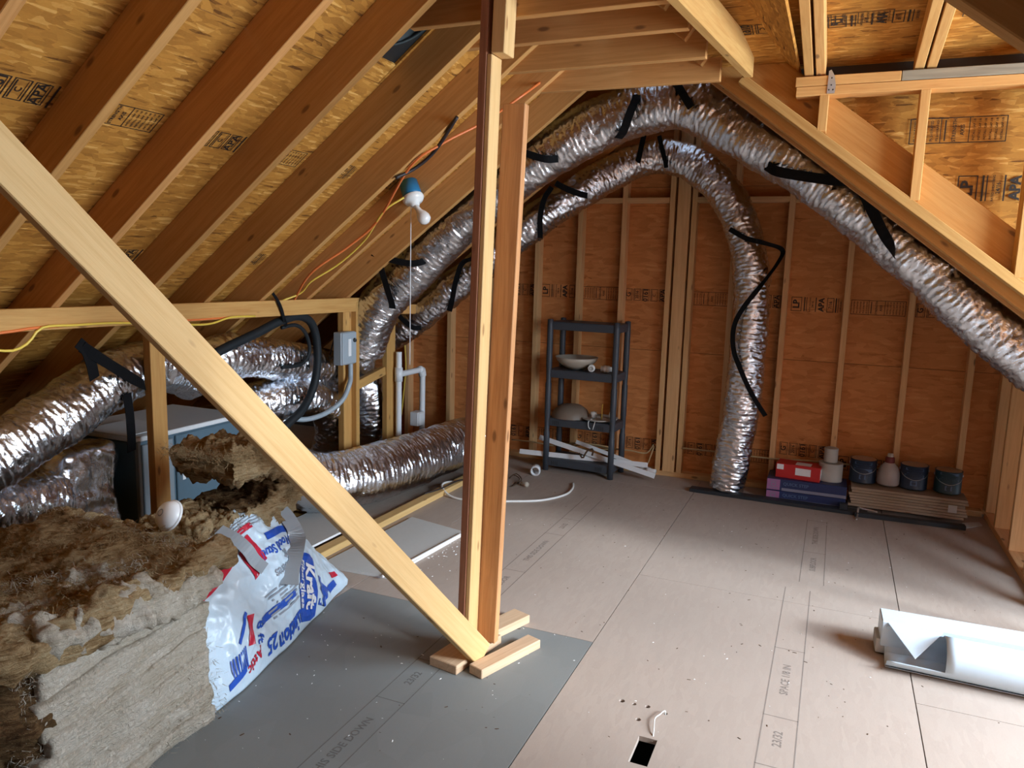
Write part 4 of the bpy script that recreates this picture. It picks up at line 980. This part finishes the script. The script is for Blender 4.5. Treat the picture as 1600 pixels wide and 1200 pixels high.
bag_print('bar_code', [('r', -.04+.011*k, -.035, -.034+.011*k, .035) for k in range(8)], .15, .105, US, VS, .1, 'bag_blue')
# torn strips of film standing off the bag
for pts_, wd_ in (([(.64, .60), (.655, .50), (.65, .40), (.58, .32), (.50, .26), (.46, .22)], .075), ([(.27, .66), (.29, .56), (.31, .47), (.335, .40), (.36, .34)], .055)):
    ribbon('torn_strip', [bag_pt(u, v, .030+.010*math.sin(i*1.3)) for i, (u, v) in enumerate(pts_)], wd_, (0, 1, .3), M['grey_tape'], bag, .0015)

# ------------------------------------------------------------------ drywall, lumber and litter on the left floor
def slab(name, label, cat, pts, z0, th, mat, edge=None):
    """flat sheet from floor outline points"""
    bm = bmesh.new(); f = bm.faces.new([bm.verts.new((p[0], p[1], 0)) for p in pts]); bmesh.ops.recalc_face_normals(bm, faces=bm.faces)
    e = bmesh.ops.extrude_face_region(bm, geom=list(bm.faces)); bmesh.ops.translate(bm, vec=(0, 0, th), verts=[v for v in e['geom'] if isinstance(v, bmesh.types.BMVert)])
    bmesh.ops.recalc_face_normals(bm, faces=bm.faces)
    o = link(name, new_mesh(name, bm), M[mat])
    if edge:
        o.data.materials.append(M[edge])
        for f in o.data.polygons:
            if abs(f.normal.z) < .5: f.material_index = 1
    o.location.z = z0
    return tag(o, label, cat)
slab('drywall_sheet', 'grey drywall offcut lying on the floor left of the post', 'drywall', [(-2.34, 3.06), (-1.945, 3.085), (-1.885, 3.84), (-2.30, 3.93)], .001, .0125, 'gypsum', 'gypsum_edge')
slab('drywall_sheet', 'grey drywall sheet lying beyond the lumber strip by the bag', 'drywall', [(-2.83, 2.97), (-2.475, 2.99), (-2.46, 3.66), (-2.84, 3.72)], .04, .0125, 'gypsum', 'gypsum_edge')
beam_o = beam('lumber_strip', (-2.425, 2.98, .019), (-2.375, 4.95, .019), .07, .038, (0, 0, 1), M['brace']); tag(beam_o, 'long flat pine strip lying on the floor beside the fat duct', 'lumber')
o = beam('white_stick', (-1.96, 3.06, .020), (-1.885, 3.80, .020), .012, .012, (0, 0, 1), M['gypsum_edge']); tag(o, 'thin white strip along the drywall edge', 'stick')
rnd = random.Random(5)
V = []; F = []
for _ in range(300):
    r_ = rnd.random()
    if r_ < .35: x, y = rnd.gauss(-1.86, .08), rnd.gauss(3.62, .2)
    elif r_ < .6: x, y = rnd.uniform(-2.0, -.9), rnd.uniform(1.3, 3.0)
    else: x, y = rnd.uniform(-1.9, .9), rnd.uniform(1.3, 5.2)
    s = rnd.uniform(.001, .003)*(1.6 if r_ < .35 else 1); a = rnd.uniform(0, 6.28); el = rnd.uniform(.5, 2.2)
    ux, uy = Vector((math.cos(a), math.sin(a), 0))*s*el, Vector((-math.sin(a), math.cos(a), 0))*s*.7; c = Vector((x, y, .0003)); h_ = Vector((0, 0, s*.7)); i = len(V)
    V += [c-ux-uy, c+ux-uy, c+ux+uy, c-ux+uy, c+h_]; F += [(i, i+1, i+4), (i+1, i+2, i+4), (i+2, i+3, i+4), (i+3, i, i+4)]
me = bpy.data.meshes.new('floor_crumbs'); me.from_pydata(V, [], F)
tag(link('floor_crumbs', me, M['gypsum_edge']), 'white crumbs and specks scattered over the floor', 'debris', kind='stuff')
V = []; F = []
for _ in range(260):
    x, y = rnd.uniform(-1.9, .9), rnd.uniform(1.2, 5.3); s = rnd.uniform(.0015, .0045); a = rnd.uniform(0, 6.28); el = rnd.uniform(.6, 2)
    ux, uy = Vector((math.cos(a), math.sin(a), 0))*s*el, Vector((-math.sin(a), math.cos(a), 0))*s*.6; c = Vector((x, y, .0003)); i = len(V)
    V += [c-ux-uy, c+ux-uy, c+ux+uy, c-ux+uy, c+Vector((0, 0, s*.4))]; F += [(i, i+1, i+4), (i+1, i+2, i+4), (i+2, i+3, i+4), (i+3, i, i+4)]
me = bpy.data.meshes.new('floor_grit'); me.from_pydata(V, [], F)
tag(link('floor_grit', me, M['kraft']), 'dark wood chips and grit scattered over the floor', 'debris', kind='stuff')
cable('white cable lying in a loop on the floor behind the post', [(-2.30, 4.86, .008), (-2.36, 4.80, .008), (-2.42, 4.62, .042), (-2.40, 4.50, .044), (-2.28, 4.42, .01), (-2.10, 4.42, .008), (-1.9, 4.52, .008), (-1.72, 4.64, .008), (-1.62, 4.83, .008), (-1.62, 5.0, .008), (-1.66, 5.14, .008)], .008, 'white_cable', 'floor_cable')
cable('thin dark cable end beside the white loop', [(-2.42, 4.30, .045), (-2.38, 4.45, .046), (-2.36, 4.7, .046), (-2.30, 4.82, .012)], .005, 'dark_cable', 'floor_cable')
wr = [at(806, 756, 2, .006), at(812, 748, 2, .02), at(802, 742, 2, .03), at(795, 748, 2, .01), at(806, 740, 2, .03), at(815, 750, 2, .01), at(800, 760, 2, .006)]
cable('tangle of thin brown wire beside the white coupling', wr, .004, 'kraft', 'wire_tangle')
lt = lathe('bulb_base', [(0, -.03), (.012, -.028), (.014, 0), (.02, .02), (.016, .034), (0, .038)], M['frosted'], None, 14, at(819, 756, 2, .018), frame((0, 0, 1), (.9, -.3, .1)))
tag(lt, 'small tan bulb lying beside the wire tangle', 'bulb')
cp = thing('pipe_coupling', 'white plastic pipe coupling lying on the floor left of the shelf', 'coupling', tuple(at(836, 742, 2, 0)))
cc_ = at(837, 734, 2, .035); rc_ = frame((0, 0, 1), (.25, -.9, -.05))
lathe('sleeve', [(.026, -.045), (.034, -.045), (.035, -.01), (.031, 0), (.035, .01), (.036, .045), (.028, .045), (.026, 0), (.026, -.045)], M['pvc'], cp, 24, cc_, rc_)
lathe('collar', [(.036, .02), (.040, .022), (.040, .036), (.036, .038)], M['pvc'], cp, 24, cc_, rc_)

# ------------------------------------------------------------------ shelf unit and what is on it
sh = thing('shelf_unit', 'slate grey plastic four tier shelf against the gable studs', 'shelf', (-1.70, 5.52, 0))
SXc, SYc, W_, D_ = -1.712, 5.535, .55, .27; ra = -.06
RS = Matrix.Rotation(ra, 3, 'Z')
def sp(x, y, z): return Vector((SXc, SYc, z))+RS @ Vector((x, y, 0))
HZ = [.10, .415, .79, 1.155]
for sx in (-1, 1):
    for sy in (-1, 1):
        lathe('leg', [(.0, 0), (.023, 0), (.023, .30), (.019, .31), (.021, .44), (.023, .45), (.023, .68), (.019, .69), (.021, .80), (.023, .82), (.023, 1.12), (.022, 1.17), (0, 1.175)], M['shelf'], sh, 14, sp(sx*W_/2*.96, sy*D_/2*.93, 0), RS)
for z in HZ:
    tr = obox('tier', sp(0, 0, z-.008), RS, (W_, D_, .016), M['shelf'], sh, .004)
    for sy in (-1, 1): obox('rail', sp(0, sy*(D_/2-.005), z-.034), RS, (W_-.03, .014, .052), M['shelf'], tr, .003)
    for sx in (-1, 1): obox('rail', sp(sx*(W_/2-.008), 0, z-.034), RS, (.014, D_-.03, .052), M['shelf'], tr, .003)
    if z < .5:
        for xx in (-.21, -.195, -.18, -.165, .15, .165, .18, .195): obox('slot', sp(xx, -D_/2-.0026, z-.034), RS, (.005, .002, .03), M['black_plastic'], tr)
bowl = [(.0, 0), (.05, .0), (.11, .03), (.15, .065), (.165, .095), (.160, .095), (.145, .066), (.10, .034), (.0, .008)]
o = lathe('glass_shade', bowl, M['frosted'], None, 36, sp(-.09, .0, HZ[2]+.001), ID3); tag(o, 'frosted tan glass bowl shade on the third tier', 'lamp shade')
dome = [(.150, 0), (.148, .02), (.125, .06), (.08, .092), (.0, .105), (0, .099), (.076, .087), (.12, .056), (.142, .018), (.144, 0), (.150, 0)]
o = lathe('glass_shade', dome, M['dusty_glass'], None, 36, sp(-.12, .0, HZ[1]+.001), ID3); tag(o, 'dusty grey glass dome shade upside down on the second tier', 'lamp shade')
RX = frame((0, 0, 1), (.25, -.95, 0))
o = thing('lamp_socket', 'white round lamp socket facing out on the third tier', 'socket', tuple(sp(.06, -.07, HZ[2])))
lathe('cup', [(.016, .03), (.026, .032), (.028, 0), (.022, -.03), (0, -.03)], M['porcelain'], o, 22, sp(.06, -.07, HZ[2]+.029), RX)
lathe('ring', [(.0, .028), (.010, .028), (.012, .034), (.016, .034), (.016, .03)], M['can_grey'], o, 22, sp(.06, -.07, HZ[2]+.029), RX)
o = thing('lamp_socket', 'ribbed white lamp socket behind the right front shelf leg', 'socket', tuple(sp(.17, -.05, HZ[2])))
lathe('cup', [(0, -.04), (.022, -.04), (.022, -.02), (.028, -.018), (.028, -.004), (.023, 0), (.027, .006), (.027, .02), (.018, .03), (.018, .05), (0, .05)], M['porcelain'], o, 22, sp(.17, -.05, HZ[2]+.029), frame((0, 0, 1), (1, .1, 0)))
lathe('cap', [(0, .05), (.012, .05), (.013, .075), (0, .08)], M['galv'], o, 16, sp(.17, -.05, HZ[2]+.029), frame((0, 0, 1), (1, .1, 0)))
pl = thing('fixture_plate', 'flat round lamp fixture plate with stem on the second tier', 'lamp part', tuple(sp(.12, 0, HZ[1])))
lathe('pan', [(0, .004), (.06, .003), (.13, .012), (.14, .022), (.136, .024), (.12, .016), (.0, .010)], M['can_grey'], pl, 32, sp(.12, -.01, HZ[1]), RS)
tube('stem', [sp(.14, -.02, HZ[1]+.01), sp(.141, -.02, HZ[1]+.06), sp(.142, -.02, HZ[1]+.13)], .004, M['yellow_cable'], pl, seg=8)
tube('wire', [sp(.09, -.09, HZ[1]+.02), sp(.08, -.14, HZ[1]+.01), sp(.085, -.15, HZ[1]-.03), sp(.10, -.152, HZ[1]-.045)], .003, M['white_cable'], pl, seg=6)
tube('wire', [sp(.12, -.10, HZ[1]+.02), sp(.13, -.145, HZ[1]+.0), sp(.12, -.152, HZ[1]-.05)], .003, M['white_cable'], pl, seg=6)
lathe('bulb_socket', [(0, 0), (.018, 0), (.02, .02), (.026, .03), (.024, .045), (.0, .05)], M['porcelain'], pl, 18, sp(.075, -.02, HZ[1]+.018), RS)
lathe('bulb_socket', [(0, 0), (.016, 0), (.018, .03), (.010, .05), (.0, .05)], M['porcelain'], pl, 18, sp(.20, .02, HZ[1]+.02), RS)
# white blind slats leaning through the shelf foot
def slat(label, a, b, w_=.038, th=.012, mat='white_paint', hint=(0, -1, .4)):
    o = beam('white_batten', a, b, th, w_, Vector(hint).cross(Vector(b)-Vector(a)), M[mat], None, .001); return tag(o, label, 'batten', 'white battens at the shelf foot')
slat('white batten rising to the upper left behind the shelf leg', at(843, 683, 1, 5.50), at(1023, 744, 1, 5.46))
slat('white batten lying nearly level across the shelf foot', at(812, 705, 1, 5.40), at(1012, 727, 1, 5.56))
slat('short grey white batten crossing under the others at right', at(900, 690, 1, 5.60), at(1018, 735, 1, 5.62), .03)
o = tube('slat_bracket', [at(905, 708, 1, 5.39), at(910, 716, 1, 5.375), at(913, 712, 1, 5.375), at(918, 704, 1, 5.39), at(927, 702, 1, 5.40), at(925, 712, 1, 5.385)], .007, M['kraft'], seg=8); tag(o, 'brown metal clip lying on the crossed white battens', 'clip')
o = lathe('socket_fitting', [(0, -.03), (.02, -.03), (.022, 0), (.016, .02), (.016, .05), (0, .052)], M['white_plastic'], None, 16, at(1015, 735, 1, 5.60), frame((0, 0, 1), (1, -.2, 0))); tag(o, 'small white fitting at the right ends of the battens', 'fitting')

# ------------------------------------------------------------------ cartons, cans and strips along the gable
def floor_dir(a, b): return (Vector(b)-Vector(a)).normalized()
dk = floor_dir((-.86, 5.375, 0), (.85, 5.30, 0)); RK = frame(dk, (0, 0, 1))
o = beam('dark_strip', (-.86, 5.40, .012), (.30, 5.37, .012), .085, .024, (0, 0, 1), M['dark_strip']); tag(o, 'dark grey flat strip on the floor under the vertical duct', 'strip')
o = beam('dark_strip', (.22, 5.33, .014), (.86, 5.36, .014), .05, .028, (0, 0, 1), M['dark_strip']); tag(o, 'dark grey strip on the floor under the oak planks', 'strip')
def carton(label, x0, x1, y, z, hgt, dep, title):
    c = thing('flooring_carton', label, 'carton', (x0, y, z), 'stacked navy cartons')
    k = obox('box', ((x0+x1)/2, y+dep/2, z+hgt/2), ID3, (x1-x0, dep, hgt), M['navy'], c, .002)
    obox('end_label', (x0+.045, y-.0008, z+hgt/2), ID3, (.085, .002, hgt-.008), M['violet'], c)
    obox('band', ((x0+x1)/2+.05, y-.0008, z+.012), ID3, (x1-x0-.1, .002, .02), M['carton_side'], c)
    t = link('title', new_mesh('title', print_bm([('t', title, 0, 0, .03, 0)])), M['can_print'], k); t.matrix_basis = Matrix.Translation((x0+.19, y-.0022, z+hgt*.62)) @ Matrix.Rotation(PI/2, 4, 'X')
    lg = link('emblem', new_mesh('emblem', print_bm([('o', -.016, -.012, .016, .014, .005), ('r', -.03, -.028, .03, -.022), ('r', -.02, .02, .02, .024)])), M['carton_side'], c); lg.matrix_basis = Matrix.Translation((x0+.045, y-.0022, z+hgt*.5)) @ Matrix.Rotation(PI/2, 4, 'X')
    return c
carton('lower navy flooring carton with violet end label', -.345, .165, 5.43, .001, .072, .24, 'QUICK STEP')
carton('upper navy flooring carton carrying the red box', -.345, .165, 5.43, .075, .082, .24, 'QUICK STEP')
pk = thing('plank_bundle', 'bundle of light oak flooring planks beside the navy cartons', 'planks', (.56, 5.5, .03))
for k in range(7): obox('plank', (.525+.006*((k*3) % 4-1), 5.535, .042+.019*k), ID3, (.68, .19, .0165), M['planks'], pk, .001)
obox('wrap_tape', (.79, 5.4385, .10), ID3, (.05, .002, .05), M['gypsum'], pk)
rb = thing('red_box', 'red and white box on the upper navy carton', 'box', (-.14, 5.55, .16))
RB = Matrix.Rotation(-.10, 3, 'Z')
obox('carton_body', (-.145, 5.54, .158+.05), RB, (.29, .15, .10), M['red'], rb, .003)
for (dx, dy, sx_, sz_, zc_) in ((-.115, -.0765, .045, .036, .235), (.035, -.0765, .10, .05, .215)):
    p = Vector((-.145, 5.54, zc_))+RB @ Vector((dx, dy, 0)); obox('white_patch', p, RB, (sx_, .002, sz_), M['white_print'], rb)
p = Vector((-.145, 5.54, .208))+RB @ Vector((.146, -.01, 0)); obox('end_label', p, RB, (.002, .10, .07), M['white_print'], rb)
p = Vector((-.145, 5.54, .2085+.05))+RB @ Vector((.03, -.02, 0)); obox('white_patch', p, RB, (.10, .08, .002), M['white_print'], rb)
def tin(label, loc, r, hgt, body, group, kind='paint_can', printed=True):
    t = thing(kind, label, 'can', loc, group); L = Vector(loc)
    bd_ = lathe('body', [(0, 0), (r, 0), (r*1.02, .004), (r, .008), (r, hgt-.008), (r*1.02, hgt-.004), (r*1.02, hgt), (r*.92, hgt), (r*.92, hgt-.006), (0, hgt-.006)], M[body], t, 30, L)
    lathe('lid', [(0, hgt-.002), (r*.5, hgt-.001), (r*.78, hgt-.002), (r*.88, hgt+.003), (r*.93, hgt)], M['galv'] if printed else M['can_grey'], t, 30, L)
    if printed:
        it = [('r', -.055, .05, .055, .066), ('r', -.06, .0, .06, .022), ('o', -.02, -.05, .02, -.018, .008), ('r', -.045, .032, .045, .036)]
        bm = print_bm(it); bmesh.ops.subdivide_edges(bm, edges=bm.edges, cuts=6)
        for v in bm.verts:
            a = -PI/2-.05+v.co.x/r; v.co = L+Vector((math.cos(a)*(r+.0012), math.sin(a)*(r+.0012), hgt*.5+v.co.y))
        link('label_print', new_mesh('label_print', bm), M['can_print'], bd_)
        for s in (-1, 1):
            lathe('ear', [(0, .004), (.008, .004), (.009, 0)], M['galv'], t, 10, L+Vector((s*r*1.0, 0, hgt*.78)), frame((0, 0, 1), (s, 0, 0)))
        tube('bail', [L+Vector((-r*1.01, 0, hgt*.78)), L+Vector((-r*.75, -r*.72, hgt*.55)), L+Vector((0, -r*1.04, hgt*.42)), L+Vector((r*.75, -r*.72, hgt*.55)), L+Vector((r*1.01, 0, hgt*.78))], .0018, M['galv'], t, seg=6)
    return t
CZ = .0015
tin('big off-white tub under the small can beside the red box', (.055, 5.575, .158), .078, .125, 'can_grey', 'tubs', 'paint_tub', False)
tin('small grey white can stacked on the off-white tub', (.05, 5.58, .287), .045, .095, 'can_grey', 'tubs', 'paint_tub', False)
tin('dark blue paint can next to the tubs', (.258, 5.59, .178), .084, .155, 'can_blue', 'paint cans')
tin('dark blue paint can right of the cloudy jug', (.565, 5.58, .178), .084, .155, 'can_blue', 'paint cans')
tin('rightmost dark teal paint can on the planks', (.765, 5.575, .178), .080, .145, 'can_teal', 'paint cans')
jg = thing('plastic_jug', 'cloudy plastic jug with dark red collar between the paint cans', 'jug', (.415, 5.575, .178))
lathe('bottle', [(0, 0), (.062, 0), (.070, .012), (.070, .075), (.055, .12), (.028, .15), (.024, .165), (0, .165)], M['bag_jug'], jg, 24, (.415, 5.575, .178))
lathe('collar', [(.027, .148), (.030, .152), (.028, .185), (.02, .19)], M['dark_red'], jg, 18, (.415, 5.575, .178))
lathe('cap', [(.018, .185), (.020, .19), (.018, .21), (0, .214)], M['can_grey'], jg, 16, (.415, 5.575, .178))
o = tube('metal_handle', [at(1338, 812, 2, .003), at(1340, 803, 2, .02), at(1341, 795, 2, .048), at(1343, 793, 2, .052), at(1350, 795, 2, .053), at(1371, 800, 2, .050)], .006, M['steel'], seg=10, step=.008); tag(o, 'bent bright metal rod standing in front of the planks', 'rod')
o = obox('dark_block', at(1318, 793, 2, .03), RK, (.05, .05, .06), M['dark_strip'], None, .003); tag(o, 'small dark block at the carton corner', 'block')
o = slab('paper_scrap', 'pale scrap lying by the right knee wall', 'scrap', [tuple(at(*p, 2, 0))[:2] for p in ((1503, 818), (1530, 817), (1535, 822), (1510, 826))], .001, .004, 'gypsum')

# ------------------------------------------------------------------ white roll and board at the right
wb = thing('foam_board', 'long white foam board lying behind the paper roll', 'board', (.9, 3.45, 0))
db = Vector((1, .03, 0)); RBd = frame(db, (0, 0, 1))
obox('board', Vector((.98, 3.42, .10)), RBd, (1.40, .135, .11), M['blue_white'], wb, .004)
obox('inner_board', Vector((.955, 3.42, .04)), RBd, (1.38, .12, .06), M['gypsum'], wb, .004)
ro = thing('paper_roll', 'loosely rolled white sheet with its open end towards the floor', 'roll', (.9, 3.26, 0))
def roll_mesh():
    V = []; F = []; R0 = .082; nA, nX = 72, 40
    for i in range(nX+1):
        x = .30+1.35*i/nX
        for k in range(nA+1):
            t = k/nA; a = -1.9+t*(2*PI*1.18); r = R0*(1-.13*t)
            V.append(Vector((x, 3.26-.03*(x-.3)+math.cos(a)*r*1.05, .086+math.sin(a)*r)))
    for i in range(nX):
        for k in range(nA):
            a = -1.9+(k+.5)/nA*(2*PI*1.18); x = .30+1.35*(i+.5)/nX
            am = (a+PI) % (2*PI)-PI
            if x < .5 and (.75 < am or am < -2.75): continue      # the sheet's cut corner
            F.append((i*(nA+1)+k, (i+1)*(nA+1)+k, (i+1)*(nA+1)+k+1, i*(nA+1)+k+1))
    me = bpy.data.meshes.new('sheet_roll'); me.from_pydata(V, [], F); me.shade_smooth(); return me
o = link('sheet_roll', roll_mesh(), M['blue_white'], ro); md = o.modifiers.new('t', 'SOLIDIFY'); md.thickness = .0025
bm = bmesh.new(); fl_ = [bm.verts.new(p) for p in (Vector((.305, 3.33, .150)), Vector((.50, 3.31, .158)), Vector((.40, 3.205, .075)))]; bm.faces.new(fl_)
e = bmesh.ops.extrude_face_region(bm, geom=list(bm.faces)); bmesh.ops.translate(bm, vec=(0, .002, .002), verts=[v for v in e['geom'] if isinstance(v, bmesh.types.BMVert)]); bmesh.ops.recalc_face_normals(bm, faces=bm.faces)
link('corner_flap', new_mesh('corner_flap', bm), M['blue_white'], ro)
# white wire sticking out of the cut-out in the floor
o = tube('stiff_wire', [(-.438, 2.528, -.01), (-.440, 2.525, .012), (-.452, 2.49, .014), (-.462, 2.46, .012), (-.452, 2.40, .008), (-.447, 2.36, -.01)], .0022, M['white_cable'], seg=8, step=.006); tag(o, 'stiff white wire bridging a drilled hole and the floor cut-out', 'wire')
